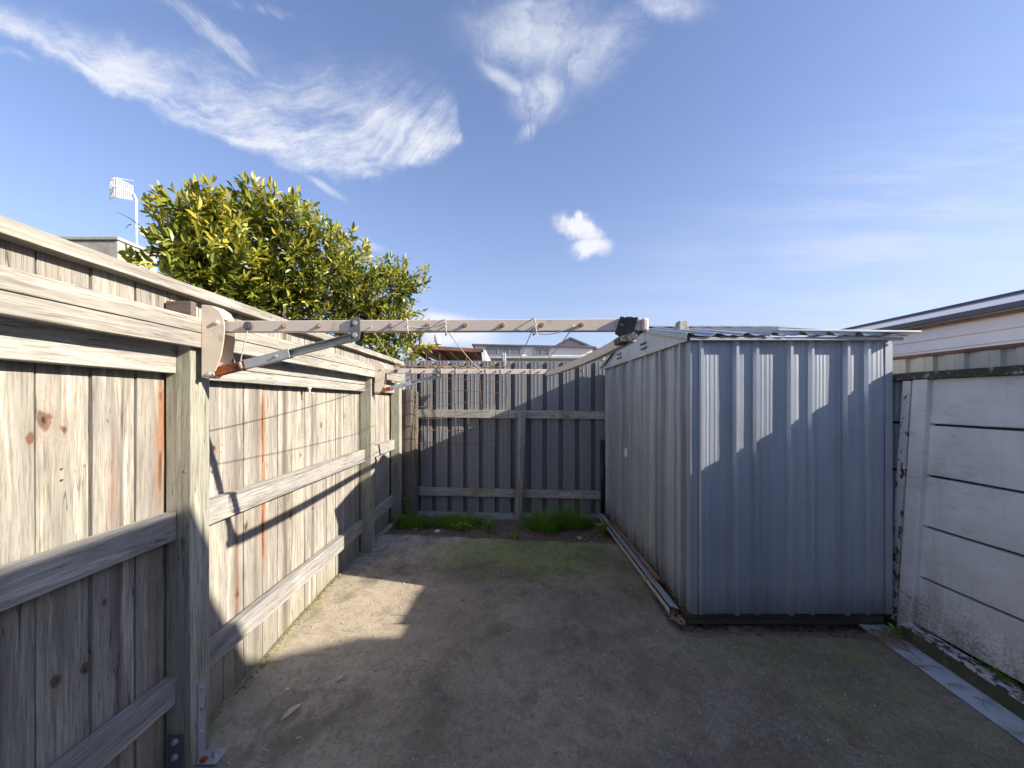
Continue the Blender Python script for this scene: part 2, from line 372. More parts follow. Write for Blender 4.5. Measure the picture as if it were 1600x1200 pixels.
M['cloth'] = flat('pale_rag', (0.42, 0.41, 0.37), 0.9, 0, 0.4)
M['black'] = flat('near_black', (0.02, 0.02, 0.022), 0.5)
M['white'] = flat('white_plastic', (0.75, 0.76, 0.74), 0.5, 0, 0.1)
M['red'] = flat('red_tag', (0.5, 0.03, 0.03), 0.5, 0, 0.2)
M['block'] = flat('pale_concrete_block', (0.36, 0.36, 0.32), 0.9, 0, 0.45, 25, 0.6)
M['sill'] = flat('concrete_sill', (0.36, 0.38, 0.37), 0.9, 0, c2=(0.16, 0.17, 0.13), sc=7, bs=0.5)
M['weather'] = flat('white_weatherboard', (0.80, 0.74, 0.74), 0.6, 0, 0.06, 3)
M['cream'] = flat('cream_render', (0.66, 0.62, 0.56), 0.8, 0, 0.08, 2)
M['greywall'] = flat('grey_render', (0.42, 0.42, 0.45), 0.8, 0, 0.08, 2)
M['fascia'] = flat('dark_fascia', (0.10, 0.085, 0.12), 0.5, 0, 0.2, 3)
M['roofgrey'] = flat('light_grey_roof', (0.44, 0.46, 0.47), 0.5, 0, 0.12, 3)
M['redroof'] = flat('red_brown_timber', (0.26, 0.12, 0.085), 0.8, 0, c2=(0.13, 0.06, 0.045), sc=5)
M['glass'] = flat('dark_window_glass', (0.13, 0.14, 0.16), 0.45, 0, 0.2, 2, 0)
M['frame'] = flat('grey_window_frame', (0.22, 0.22, 0.24), 0.5)
M['chim'] = flat('weathered_concrete', (0.40, 0.37, 0.32), 0.9, 0, c2=(0.28, 0.26, 0.22), sc=6, bs=0.4)
M['brickwall'] = flat('pale_cladding', (0.62, 0.57, 0.50), 0.9, 0, 0.3)
M['needle'] = flat('dry_needle', (0.32, 0.21, 0.14), 0.8, 0, 0.5, 50)
M['deadleaf'] = flat('dead_leaf', (0.62, 0.50, 0.36), 0.8, 0, 0.4, 60)
M['stone'] = flat('small_stone', (0.48, 0.46, 0.42), 0.85, 0, 0.5, 60)

def tilemat():
    m, nt, b, pos, isl = new_mat('concrete_tile_roof'); x, y, z = sep(nt, pos)
    br = nt.nodes.new('ShaderNodeTexBrick'); br.inputs['Scale'].default_value = 1
    br.inputs['Brick Width'].default_value = 0.33; br.inputs['Row Height'].default_value = 0.16; br.inputs['Mortar Size'].default_value = 0.03
    br.inputs['Color1'].default_value = (0.30, 0.25, 0.18, 1); br.inputs['Color2'].default_value = (0.36, 0.30, 0.22, 1); br.inputs['Mortar'].default_value = (0.14, 0.11, 0.08, 1)
    nt.links.new(vec(nt, x + y * 0.3, z * 1.3, 0.0).s, br.inputs['Vector'])
    fin(nt, b, E(nt, br.outputs[0]), 0.8, 0, E(nt, br.outputs['Fac']) * -1.0, 0.5, 0.02); return m
M['tiles'] = tilemat()

def panelmat():
    m, nt, b, pos, isl = new_mat('white_painted_concrete'); x, y, z = sep(nt, pos)
    w = isl * 31.0
    n = noise(nt, pos, 5.0, 5, 0.6, w); n2 = noise(nt, vec(nt, x * 10, y * 14, z * 60), 1.0, 6, 0.7, w); big = noise(nt, pos, 1.8, 4, 0.6, w)
    fl = noise(nt, vec(nt, x, y, z * 1.3), 70, 8, 0.8, w)
    col = mix(nt, n.ss(0.3, 0.7), (0.80, 0.79, 0.76), (0.68, 0.67, 0.65))
    col = mix(nt, (n2 * 0.6 + big * 0.55).ss(0.58, 0.75) * 0.5, col, (0.30, 0.30, 0.29))
    low = z.ss(0.62, 0.02)
    drip = noise(nt, vec(nt, x * 4, y * 22, z * 1.5), 1.0, 5, 0.65, w)
    col = mix(nt, drip.ss(0.54, 0.72) * 0.35, col, (0.40, 0.39, 0.33))
    col = mix(nt, (fl * 0.75 + big * 0.35 + low * 0.07).ss(0.60, 0.70) * (low * 0.50 + 0.14), col, (0.12, 0.11, 0.07))
    col = mix(nt, (noise(nt, vec(nt, x, y * 7, z * 1.2), 1.6, 4, 0.6, w)).ss(0.5, 0.7) * low * 0.5, col, (0.20, 0.19, 0.09))
    fin(nt, b, col, 0.75, 0, fl + n2, 0.35, 0.004); return m
M['panel'] = panelmat()
def peel():
    m, nt, b, pos, isl = new_mat('peeling_white_paint'); 
    x, y, z = sep(nt, pos)
    n = noise(nt, vec(nt, x * 2, y * 1.0, z * 0.7), 16, 6, 0.7)
    col = mix(nt, (n + z.ss(1.0, 0.0) * 0.08).ss(0.57, 0.60), (0.62, 0.61, 0.60), (0.06, 0.055, 0.05))
    col = mix(nt, noise(nt, pos, 9, 4, 0.6).ss(0.5, 0.65) * 0.5, col, (0.15, 0.15, 0.08))
    fin(nt, b, col, 0.8, 0, n, 0.6, 0.004); return m
M['peel'] = peel()
M['mossy'] = flat('mossy_dark_concrete', (0.08, 0.085, 0.045), 0.95, 0, c2=(0.16, 0.15, 0.11), sc=9, bs=0.8, lo=0.5, hi=0.75)
M['capwood'] = flat('lichen_cap_board', (0.07, 0.06, 0.05), 0.95, 0, c2=(0.36, 0.33, 0.27), sc=26, bs=0.9, lo=0.5, hi=0.68)
M['channel'] = flat('pale_blue_grey_channel', (0.56, 0.60, 0.62), 0.7, 0, c2=(0.26, 0.28, 0.25), sc=11, bs=0.5, lo=0.48, hi=0.72)

def slabmat():
    m, nt, b, pos, isl = new_mat('old_concrete'); x, y, z = sep(nt, pos)
    big = noise(nt, pos, 0.9, 5, 0.6); mid = noise(nt, pos, 4.0, 6, 0.68); fine = noise(nt, pos, 55, 5, 0.75); sp = noise(nt, pos, 130, 3, 0.6)
    col = mix(nt, (mid * 0.6 + big * 0.5).ss(0.42, 0.64), (0.185, 0.148, 0.102), (0.32, 0.265, 0.188))
    edge = (x + mid * 0.6).ss(0.15, -0.7)  # paler towards the left, brightening the sunlit patch through the concrete colour
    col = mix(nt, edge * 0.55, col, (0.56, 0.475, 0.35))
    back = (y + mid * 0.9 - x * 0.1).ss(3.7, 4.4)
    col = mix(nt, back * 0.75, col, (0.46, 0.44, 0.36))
    def g(cx, cy, rx, ry):
        a = (x - cx) / rx; c = (y - cy) / ry; return (a * a + c * c)._m('MULTIPLY', -1.0)._m('EXPONENT')
    moss = (g(0.15, 3.62, 0.85, 0.55) * 1.9).max(g(1.75, 1.75, 0.42, 0.85) * 0.8).max(g(-1.36, 2.2, 0.09, 3.0) * 0.8).max(g(-1.3, 1.5, 0.25, 0.5) * 0.5).max(g(1.6, 2.25, 0.9, 0.18) * 0.9).max(g(0.9, 3.3, 0.3, 0.9) * 0.7)
    mk = (moss * (noise(nt, pos, 6.0, 6, 0.72) * 1.8 - 0.35)).ss(0.12, 0.75)
    col = mix(nt, mk * 0.85, col, (0.235, 0.260, 0.070))
    wet = (g(-0.55, 3.2, 0.9, 0.25) * (mid * 1.5 - 0.2)).ss(0.1, 0.7)
    col = mix(nt, wet * 0.6, col, (0.085, 0.062, 0.040))
    col = mix(nt, fine.ss(0.50, 0.34) * 0.35, col, (0.055, 0.048, 0.04))
    m2 = noise(nt, pos, 14.0, 6, 0.75)
    col = mix(nt, m2.ss(0.46, 0.60) * 0.22, col, (0.085, 0.072, 0.056))
    col = mix(nt, noise(nt, pos, 2.0, 5, 0.7).ss(0.48, 0.62) * 0.40, col, (0.10, 0.088, 0.07))
    patch = noise(nt, pos, 2.6, 5, 0.7, None)
    col = mix(nt, fine.ss(0.55, 0.70) * (patch.ss(0.40, 0.62) * 0.55 + 0.06), col, (0.46, 0.43, 0.37))
    col = mix(nt, sp.ss(0.66, 0.71) * 0.8, col, (0.58, 0.56, 0.5))
    # hairline cracks and pale scratches
    cr = voro(nt, pos + 0.0 if False else vec(nt, x + (mid - 0.5) * 0.35, y + (big - 0.5) * 0.5, 0.0), 0.62, 'DISTANCE_TO_EDGE')
    agg = noise(nt, pos, 32, 5, 0.8); col = mix(nt, agg.ss(0.52, 0.66) * 0.20, col, (0.075, 0.062, 0.047))
    col = mix(nt, agg.ss(0.42, 0.32) * 0.15, col, (0.50, 0.45, 0.37))
    stn = noise(nt, vec(nt, x * 1.3, y * 0.8, 9.0), 1.5, 7, 0.75)
    col = mix(nt, stn.ss(0.53, 0.60) * 0.38, col, (0.090, 0.072, 0.052))
    col = mix(nt, ((stn - 0.47).abs()).ss(0.012, 0.0) * 0.25, col, (0.45, 0.41, 0.34))
    scr = noise(nt, vec(nt, (x - y * 1.4) * 1.4, (y + x * 1.4) * 30.0, 2.0), 1.2, 4, 0.6)
    col = mix(nt, scr.ss(0.69, 0.74) * mid.ss(0.5, 0.6) * 0.55, col, (0.55, 0.52, 0.45))
    col = mix(nt, cr.ss(0.0022, 0.0008) * patch.ss(0.50, 0.62) * 0.5, col, (0.04, 0.035, 0.03))
    wv = vec(nt, (x + y * 0.6) * 1.6, (y - x * 0.6) * 22.0, 0.0)
    col = mix(nt, noise(nt, wv, 1.2, 4, 0.6).ss(0.70, 0.76) * noise(nt, pos, 3.7, 3, 0.5).ss(0.5, 0.65) * 0.45, col, (0.45, 0.42, 0.37))
    fin(nt, b, col, 0.78, 0, fine + mid * 1.2, 0.38, 0.005, 0.3); return m
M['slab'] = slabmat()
def soilmat():
    m, nt, b, pos, isl = new_mat('mulch_soil')
    n = noise(nt, pos, 40, 6, 0.75); n2 = noise(nt, pos, 7, 4, 0.6); vv = voro(nt, pos, 55)
    col = mix(nt, n.ss(0.35, 0.7), (0.09, 0.065, 0.05), (0.32, 0.25, 0.20))
    col = mix(nt, n2.ss(0.55, 0.7) * 0.5, col, (0.09, 0.095, 0.04))
    fin(nt, b, col, 0.95, 0, n + vv, 1.0, 0.015); return m
M['soil'] = soilmat()
def leafmat(name, c1, c2, c3, trans=0.35):
    m, nt, b, pos, isl = new_mat(name)
    r = (isl * 13.7).fract()
    col = mix(nt, isl.ss(0.0, 0.75), c1, c2); col = mix(nt, r.ss(0.80, 1.0), col, c3)
    fin(nt, b, col, 0.38, 0, None)
    t = nt.nodes.new('ShaderNodeBsdfTranslucent'); tcol = mix(nt, 1.0, col, (1.6, 1.7, 0.6), 'MULTIPLY'); nt.links.new(tcol.s, t.inputs[0])
    ms = nt.nodes.new('ShaderNodeMixShader'); ms.inputs[0].default_value = trans
    out = nt.nodes['Material Output']; nt.links.new(b.outputs[0], ms.inputs[1]); nt.links.new(t.outputs[0], ms.inputs[2]); nt.links.new(ms.outputs[0], out.inputs[0])
    return m
M['leaf'] = leafmat('citrus_leaves', (0.07, 0.10, 0.014), (0.24, 0.25, 0.032), (0.46, 0.38, 0.045), 0.20)
M['youngleaf'] = leafmat('young_citrus_leaves', (0.24, 0.25, 0.035), (0.44, 0.40, 0.055), (0.60, 0.46, 0.06), 0.25)
M['grass'] = leafmat('grass_blades', (0.10, 0.24, 0.03), (0.18, 0.34, 0.05), (0.36, 0.38, 0.10), 0.4)
M['weed'] = leafmat('weed_leaves', (0.11, 0.22, 0.035), (0.20, 0.30, 0.05), (0.55, 0.50, 0.08), 0.3)
M['bark'] = flat('bark', (0.12, 0.09, 0.065), 0.9, 0, 0.5, 20, 0.8)
M['earth'] = flat('earth', (0.16, 0.15, 0.09), 0.95, 0, c2=(0.08, 0.10, 0.035), sc=0.7)

# ------------------------------------------------------------------ the setting
def gz(y): return 0.0 if y >= 3 else (-0.065 * (3 - y) if y > 0 else -0.195)
def struct(name, mb, mat, **k):
    o = mb.build(name, mat, **k); o['kind'] = 'structure'; return o
g = MB(); g.face([(-600, -600, -0.30), (600, -600, -0.30), (600, 600, -0.30), (-600, 600, -0.30)]); struct('ground', g, M['earth'])

def slab():
    m = MB(); n = 0.06; idx = {}
    x0, x1, y0, y1 = -1.42, 2.30, -2.6, 4.16
    nx = round((x1 - x0) / n); ny = round((y1 - y0) / n)
    def inside(x, y):
        back = 4.15 + (x + 1.38) / 2.5 * -0.32
        if y > back: return False
        if x > 1.06 + 0.0 * y and y > 2.42: return False
        if x > 2.22: return False
        return True
    def V(i, j):
        if (i, j) not in idx:
            x = x0 + i * n; y = y0 + j * n
            back = 4.15 + (x + 1.38) / 2.5 * -0.32
            if y > back - n: y = min(y, back) + mnoise.noise(Vector((x * 4, 1, 0))) * 0.012
            idx[(i, j)] = len(m.v)
            z = gz(y) + mnoise.noise(Vector((x * 0.9, y * 0.9, 4))) * 0.006
            if x > 1.7: z -= (x - 1.7) * 0.02
            m.v.append((x + mnoise.noise(Vector((x, y * 5, 3))) * 0.008, y, z))
        return idx[(i, j)]
    for i in range(nx):
        for j in range(ny):
            if inside(x0 + (i + .5) * n, y0 + (j + .5) * n):
                m.f.append((V(i, j), V(i + 1, j), V(i + 1, j + 1), V(i, j + 1))); m.uv.append(None)
    o = struct('concrete_yard', m, M['slab'], fix=False, smooth=True)
    md = o.modifiers.new('solid', 'SOLIDIFY'); md.thickness = 0.1; md.offset = -1
    return o
slab()
def sheet(name, mat, x0, x1, y0, y1, n, zf, **k):
    m = MB(); nx = max(1, round((x1 - x0) / n)); ny = max(1, round((y1 - y0) / n))
    for j in range(ny + 1):
        for i in range(nx + 1):
            x = x0 + (x1 - x0) * i / nx; y = y0 + (y1 - y0) * j / ny; m.v.append((x, y, zf(x, y)))
    for j in range(ny):
        for i in range(nx):
            a = j * (nx + 1) + i; m.f.append((a, a + 1, a + nx + 2, a + nx + 1)); m.uv.append(None)
    return struct(name, m, mat, fix=False, smooth=True, **k)
def soilz(x, y):
    return -0.045 + 0.03 * mnoise.noise(Vector((x * 3, y * 3, 0))) + 0.014 * mnoise.noise(Vector((x * 19, y * 19, 0))) + 0.01 * mnoise.noise(Vector((x * 45, y * 45, 0)))
sheet('soil_bed', M['soil'], -1.37, 2.36, 3.78, 5.0, 0.02, soilz)
sheet('dirt_strip', M['soil'], 1.02, 2.44, 2.40, 3.80, 0.02, lambda x, y: soilz(x, y) - 0.012 - (0.03 if x > 1.2 and y > 2.5 else 0))
sheet('drain_channel', M['channel'], 2.19, 2.36, -2.5, 2.52, 0.03, lambda x, y: gz(y) - 0.006 + 0.10 * max(0, 2.21 - x) + 0.004 * mnoise.noise(Vector((x * 8, y * 6, 2))))
sheet('path', M['slab'], -1.8, 2.2, -8, -2.55, 0.5, lambda x, y: -0.205)

# ------------------------------------------------------------------ left paling fence
XF = -1.38
fe = thing('paling_fence', (XF, 1.6, 0), 'weathered timber paling fence with cap rail running along the left side', 'fence')
m = MB(); y = -2.0; k = 0
while y < 4.93:
    w = random.uniform(0.144, 0.150)
    if 0.85 < y < 1.6: w = 0.1475
    xo = XF + random.uniform(-0.004, 0.002) - 0.010; yb = y + w; t = random.uniform(-0.0015, 0.0015)
    seed = random.random() * 50; n = 14; zb, zt = gz(y) - 0.02, 1.83
    base = len(m.v)
    for q in range(n + 1):
        z = zb + (zt - zb) * q / n
        a = mnoise.noise(Vector((z * 2.2, seed, 0))) * 0.0025; b_ = mnoise.noise(Vector((z * 2.2, seed, 5))) * 0.0025
        c_ = mnoise.noise(Vector((z * 1.2, seed, 9))) * 0.003
        for (yy, xx) in ((y + a, xo + c_ + t), (yb + b_ - 0.0035, xo + c_ - t), (yb + b_ - 0.0035, xo + c_ - 0.019), (y + a, xo + c_ - 0.019)):
            m.v.append((xx, yy, z))
    for q in range(n):
        o = base + q * 4
        for i in range(4):
            j = (i + 1) % 4; u0, u1 = ((0, 1), (1, 1), (1, 0), (0, 0))[i]
            m.f.append((o + i, o + j, o + 4 + j, o + 4 + i)); m.uv.append([(u0, q / n), (u1, q / n), (u1, (q + 1) / n), (u0, (q + 1) / n)])
    m.f.append((base + 3, base + 2, base + 1, base)); m.uv.append(None)
    e = base + 4 * n; m.f.append((e, e + 1, e + 2, e + 3)); m.uv.append(None)
    y = yb + (0.004 if random.random() < 0.8 else 0.009); k += 1
m.build('palings', M['paling'], fe, bevel=0.0015)
MB().board((-1.385, -2.0, 1.846), (-1.385, 4.95, 1.838), 0.092, 0.046, n=60, wob=0.0025).build('cap_rail', M['batten'], fe, bevel=0.004)
PY = [(-0.45, 1.705), (1.583, 1.705), (3.61, 1.62), (4.52, 1.55)]
for i, (py, pt) in enumerate(PY):
    p = MB().board((XF + 0.052, py + 0.05, gz(py) - 0.02), (XF + 0.052, py + 0.05, pt), 0.098, 0.1, up=(0, 1, 0), n=10, wob=0.0015, seed=i).build('post', M['post'], fe, bevel=0.003)
    if i == 1: p['label'] = 'thick greenish post with galvanised strap at its foot'
bays = [(-1.9, -0.45), (-0.35, 1.583), (1.683, 3.61), (3.71, 4.52), (4.62, 4.9)]
def rail(y0, y1, z0, z1, h, x=XF + 0.0235, w=0.045, mat='rail', name='rail', seed=0):
    return MB().board((x, y0 + 0.001, z0), (x, y1 - 0.001, z1), w, h, n=14, wob=0.002, seed=seed).build(name, M[mat], fe, bevel=0.003)
for i, (a, b_) in enumerate(bays):
    rail(a, b_, 0.885, 0.882, 0.108, seed=i)
    if i == 1: rail(a, b_, 0.275, 0.228, 0.108, seed=9)
    else: rail(a, b_, 0.25, 0.255, 0.108, seed=i + 4)
    if i < 2: rail(a, b_, 1.548, 1.545, 0.112, seed=i + 20)
    else:
        rail(a, b_, 1.500, 1.492, 0.058, seed=i + 30); rail(a, b_, 1.562, 1.553, 0.058, seed=i + 40)
for k, (z, yend) in enumerate(((1.686, 4.58), (1.625, 4.58))):
    for (a, b_) in ((-1.9, 1.62), (1.625, 3.66), (3.665, yend)):
        MB().board((XF + 0.117, a, z), (XF + 0.117, b_, z - (0.012 if a > 3 else 0.004)), 0.026, 0.0575, n=16, wob=0.0018, seed=k + a).build('batten', M['batten'], fe, bevel=0.0025)
MB().box(XF + 0.0, XF + 0.102, 1.585, 1.612, 1.7065, 1.777).build('packer_block', M['darkblock'], fe, bevel=0.002)
st = MB(); st.box(-1.2775, -1.274, 1.617, 1.655, gz(1.6) + 0.01, 0.23).build('post_strap', M['steel'], fe, bevel=0.001)
st = [o for o in COL.objects if o.name == 'post_strap'][0]
MB().box(-1.2735, -1.19, 1.60, 1.672, gz(1.6) + 0.006, gz(1.6) + 0.011).build('foot_plate', M['steel'], st)
for z in (0.20, 0.12, 0.02): bolt((-1.274, 1.636, z), (1, 0, 0), 0.007, 0.011).build('bolt', M['bolt'], st)
bolt((-1.222, 1.64, gz(1.6) + 0.011), (0, 0, 1), 0.009, 0.02).build('bolt', M['bolt'], st)
MB().box(-1.262, -1.238, 1.603, 1.625, gz(1.6) + 0.0115, gz(1.6) + 0.024).build('red_cap', M['red'], st, bevel=0.004)
s2 = MB().box(-1.365, -1.303, 1.577, 1.5815, gz(1.58) + 0.005, 0.055).build('post_strap', M['clamp'], fe, bevel=0.001)
for z in (0.03, -0.03): bolt((-1.333, 1.577, z), (0, -1, 0), 0.009, 0.012).build('bolt', M['strut'], s2)
s3 = MB().box(-1.2775, -1.274, 3.645, 3.68, 0.0, 0.24).build('post_strap', M['steel'], fe)
MB().box(-1.2735, -1.19, 3.63, 3.70, 0.006, 0.012).build('foot_plate', M['steel'], s3)
hk = MB(); hk.tube([(-1.333, 2.62, 1.462), (-1.333, 2.62, 1.44), (-1.325, 2.62, 1.425), (-1.31, 2.62, 1.43)], 0.006, 8); hk.tube([(-1.333, 2.62, 1.47), (-1.333, 2.62, 1.455)], 0.012, 10)
hk.build('hook', M['bracket'], fe)
# nail heads
nl = MB()
for (a, b_) in bays[1:4]:
    yy = a + 0.07
    while yy < b_:
        for z in (0.90, 0.865): 
            nl.tube([(XF - 0.012, yy, z + 0.27), (XF - 0.008, yy, z + 0.27)], 0.0028, 6)
        yy += 0.151
# rail end grain nails on the big posts
for py in (1.583,):
    for z in (0.75, 1.1): nl.tube([(-1.30, py - 0.002, z), (-1.30, py + 0.002, z)], 0.004, 6)
nl.build('nail_head', M['rustbolt'], fe)
fe_n = [o for o in fe.children if o.name.startswith('nail')][0]; fe_n['kind'] = 'stuff'

# ------------------------------------------------------------------ fold-down clothesline
cl = thing('clothesline', (-1.25, 2.6, 1.6), 'beige fold down clothesline frame with grey cords fixed to the paling fence', 'clothesline')
def arm_set(ym, a_end, s_dz, nb, big):
    """wall bracket at ym, arm to a_end, strut with clamp"""
    xb = XF + 0.1315
    poly = [(0, 1.472), (0.022, 1.472), (0.055, 1.50), (0.078, 1.56), (0.088, 1.62), (0.092, 1.672), (0.088, 1.71), (0.070, 1.742), (0.042, 1.760), (0, 1.766)]
    P = [(xb + p[0], p[1] + s_dz) for p in poly]
    br = MB(); br.prism(P, 'y', ym - 0.034, ym - 0.030)
    br.prism(P, 'y', ym + 0.030, ym + 0.034)
    br.prism([(xb, 1.472 + s_dz), (xb + 0.004, 1.472 + s_dz), (xb + 0.004, 1.766 + s_dz), (xb, 1.766 + s_dz)], 'y', ym - 0.0295, ym + 0.0295)
    # rounded nose web at the top
    web = [(xb + 0.090, 1.71 + s_dz), (xb + 0.070, 1.744 + s_dz), (xb + 0.042, 1.762 + s_dz), (xb + 0.0045, 1.7675 + s_dz)]
    for q in range(3): br.hexa([(web[q][0], ym - .0295, web[q][1] - .003), (web[q][0], ym + .0295, web[q][1] - .003), (web[q][0], ym + .0295, web[q][1]), (web[q][0], ym - .0295, web[q][1]),
                               (web[q+1][0], ym - .0295, web[q+1][1] - .003), (web[q+1][0], ym + .0295, web[q+1][1] - .003), (web[q+1][0], ym + .0295, web[q+1][1]), (web[q+1][0], ym - .0295, web[q+1][1])])
    bo = br.build('wall_bracket', M['bracket'], cl, bevel=0.0012)
    bolt((xb + 0.062, ym - 0.034, 1.695 + s_dz), (0, -1, 0), 0.0075, 0.010).build('pin', M['bracket'], bo)
    bolt((xb + 0.030, ym - 0.034, 1.487 + s_dz), (0, -1, 0), 0.0075, 0.010).build('pin', M['steel'], bo)
    A = Vector((xb + 0.06, ym, 1.682 + s_dz)); B = Vector(a_end)
    ar = MB().beam(A, B, 0.028, 0.046).build('arm', M['arm'], cl, bevel=0.003)
    d = (B - A); L = d.length; dn = d.normalized(); fr = dn.cross(Vector((0, 0, 1))).normalized()
    if fr.y > 0: fr = -fr
    for q in range(nb):
        p = A + dn * (0.13 + q * (L - 0.20) / (nb - 1)) + fr * 0.0142
        if q == 0:
            kn = MB(); kn.tube([p, p + fr * 0.012], [0.016, 0.018], 14); kn.tube([p + fr * 0.0125, p + fr * 0.017], 0.012, 12); kn.build('knob', M['clamp'], ar)
        elif q != 3:
            MB().tube([p - fr * 0.0004, p + fr * 0.0006], 0.0095, 9).build('rust_ring', M['rustbolt'], ar); bolt(p, fr, 0.0055, 0.012).build('hook_bolt', M['rustbolt'] if q != nb - 1 else M['bolt'], ar)
    # clamp
    C = A + dn * (L * 0.345); cp = MB(); pts = []
    for (hx, hz) in ((-.019, .028), (-.013, .034), (.013, .034), (.019, .028), (.021, -.025), (.017, -.055), (.009, -.062), (-.009, -.062), (-.017, -.055), (-.021, -.025)):
        pts.append((C.x + hx, C.z + hz))
    cp.prism(pts, 'y', C.y - 0.0215, C.y - 0.0165); cp.prism(pts, 'y', C.y + 0.0165, C.y + 0.0215)
    co = cp.build('clamp', M['clamp'], cl, bevel=0.0015)
    for dz_ in (0.010, -0.038): bolt((C.x, C.y - 0.0215, C.z + dz_), (0, -1, 0), 0.0075, 0.008).build('bolt', M['bolt'], co)
    # strut: rusty end, wide channel, narrow channel
    s0 = Vector((xb + 0.035, ym, 1.497 + s_dz)); s1 = Vector((C.x - 0.004, C.y, C.z - 0.040)); 
    t1, t2 = 0.22, 0.54
    rs = MB().beam(s0, s0.lerp(s1, t1), 0.026, 0.036).build('strut_end', M['rust'], cl, bevel=0.003)
    su = MB(); a_, b2 = s0.lerp(s1, t1 - 0.0), s0.lerp(s1, t2)
    upv = (b2 - a_).normalized().cross(Vector((0, 1, 0))); upv = -upv if upv.z < 0 else upv
    for (off, w_, h_) in ((0.0, 0.003, 0.036),):
        su.beam(a_ + Vector((0, -0.0125, 0)), b2 + Vector((0, -0.0125, 0)), 0.003, 0.036)
        su.beam(a_ + upv * 0.0165, b2 + upv * 0.0165, 0.022, 0.003); su.beam(a_ - upv * 0.0165, b2 - upv * 0.0165, 0.022, 0.003)
    c2, d2_ = s0.lerp(s1, t2 - 0.08), s1
    su.beam(c2 + Vector((0, 0.009, 0)), d2_ + Vector((0, 0.009, 0)), 0.003, 0.029)
    su.beam(c2 + upv * 0.0133, d2_ + upv * 0.0133, 0.021, 0.003); su.beam(c2 - upv * 0.0133, d2_ - upv * 0.0133, 0.021, 0.003)
    so = su.build('strut', M['strut'], cl, bevel=0.0006)
    bolt(s0.lerp(s1, t2 - 0.09) + Vector((0, -0.0145, 0)), (0, -1, 0), 0.005, 0.006).build('rivet', M['bolt'], so)
    wr = MB()
    for q in range(2):
        p = s0.lerp(s1, t1 - 0.03 + q * 0.008)
        ring = [p + upv * (0.021 * math.cos(t)) + Vector((0, 0.016 * math.sin(t), 0)) for t in [i * math.pi / 6 for i in range(13)]]
        wr.tube(ring, 0.0022, 6)
    wr.build('cord_tie', M['cord'], cl)
    return A, B, dn, fr, L, s0.lerp(s1, t1 - 0.03)
E1 = (0.475, 1.475, 1.659); E2 = (0.315, 3.60, 1.640)
A1, B1, n1, f1_, L1, T1 = arm_set(1.635, E1, 0.0, 11, True)
A2, B2, n2, f2_, L2, T2 = arm_set(3.66, E2, -0.030, 11, False)
# front bar, slightly bent, with end cap and black tape
P0 = Vector((0.452, 1.505, 1.622)); Pm = Vector((0.395, 2.32, 1.602)); P1 = Vector((0.325, 3.62, 1.622))
fb = MB(); pts = []
for q in range(17):
    t = q / 16; pts.append(P0 * (1 - t) ** 2 + (Pm * 2 - (P0 + P1) * 0.5) * 2 * t * (1 - t) + P1 * t * t)
base = len(fb.v)
for q, p in enumerate(pts):
    for (i, j) in ((-1, -1), (1, -1), (1, 1), (-1, 1)): fb.v.append((p.x + i * 0.016, p.y, p.z + j * 0.020))
for q in range(16):
    for i in range(4):
        j = (i + 1) % 4; o = q * 4; fb.f.append((o + i, o + j, o + 4 + j, o + 4 + i)); fb.uv.append(None)
fb.f.append((0, 1, 2, 3)); fb.uv.append(None); fb.f.append((67, 66, 65, 64)); fb.uv.append(None)
fo = fb.build('front_bar', M['arm'], cl, bevel=0.002)
MB().tube([(0.40, 2.28, 1.556), (0.40, 2.28, 1.546)], 0.010, 8).build('plug', M['rust'], fo)
MB().box(0.475, 0.500, 1.45, 1.50, 1.633, 1.683).build('end_cap', M['arm'], cl, bevel=0.008)
MB().box(0.318, 0.335, 3.58, 3.63, 1.62, 1.66).build('end_cap', M['clamp'], cl, bevel=0.005)
tp = MB()
for q in range(11):
    x = 0.395 + q * 0.0055 + random.uniform(-.001, .001); r1 = 0.0275 + random.uniform(-.002, .0025); top = 1.6605 + r1
    bt = 1.632 - 0.008 - 0.003 * q if q < 8 else 1.622
    tp.beam((x, 1.478, (top + bt) / 2), (x + 0.0085, 1.474, (top + bt) / 2 - 0.003), 0.040 + random.uniform(0, .005), top - bt)
for q in range(9):
    t = q / 8; c = Vector((0.418 + 0.03 * t, 1.47, 1.60 + 0.03 * t))
    tp.beam(c + Vector((-.03, 0, -.004 * q)), c + Vector((.028, .02, .012)), 0.046, 0.02 + random.uniform(0, .006), up=(0, 0.2, 1))
tp.build('tape_wrap', M['tape'], cl, bevel=0.002)
def cord(a, b_, sag, name='cord', r=0.0022, n=16):
    a = Vector(a); b_ = Vector(b_); pts = []
    for q in range(n + 1):
        t = q / n; p = a.lerp(b_, t); p.z -= sag * 4 * t * (1 - t); pts.append(p)
    return MB().tube(pts, r, 6).build(name, M['cord'], cl, smooth=True)
def on1(t): return A1 + n1 * (L1 * t) + f1_ * 0.024 + Vector((0, 0, -0.004))
def on2(t): return A2 + n2 * (L2 * t) + f2_ * 0.0 + Vector((0, 0, 0.024))
cord(on1(0.08), T1 + Vector((0.0, -0.012, 0.016)), 0.0)
cord(on1(0.385), on2(0.11), 0.02); cord(on1(0.56), on2(0.60), 0.02)
cord(on1(0.765), on2(0.80), 0.02); cord(on1(0.855), on2(0.93), 0.025)
cord(on1(0.56) + Vector((0, 0, .01)), on1(0.465), 0.012)
cord(on1(0.77) + Vector((0.01, 0, -0.03)), on1(0.855), 0.012)
cord(on2(0.02) + Vector((0, 0, -0.02)), on2(0.20), 0.11); cord(on2(0.20), on2(0.13) + Vector((0, -.01, -.12)), 0.0)
cord(T1 + Vector((-0.03, 0.03, .0)), Vector((-1.17, 1.66, 1.60)), 0.03)
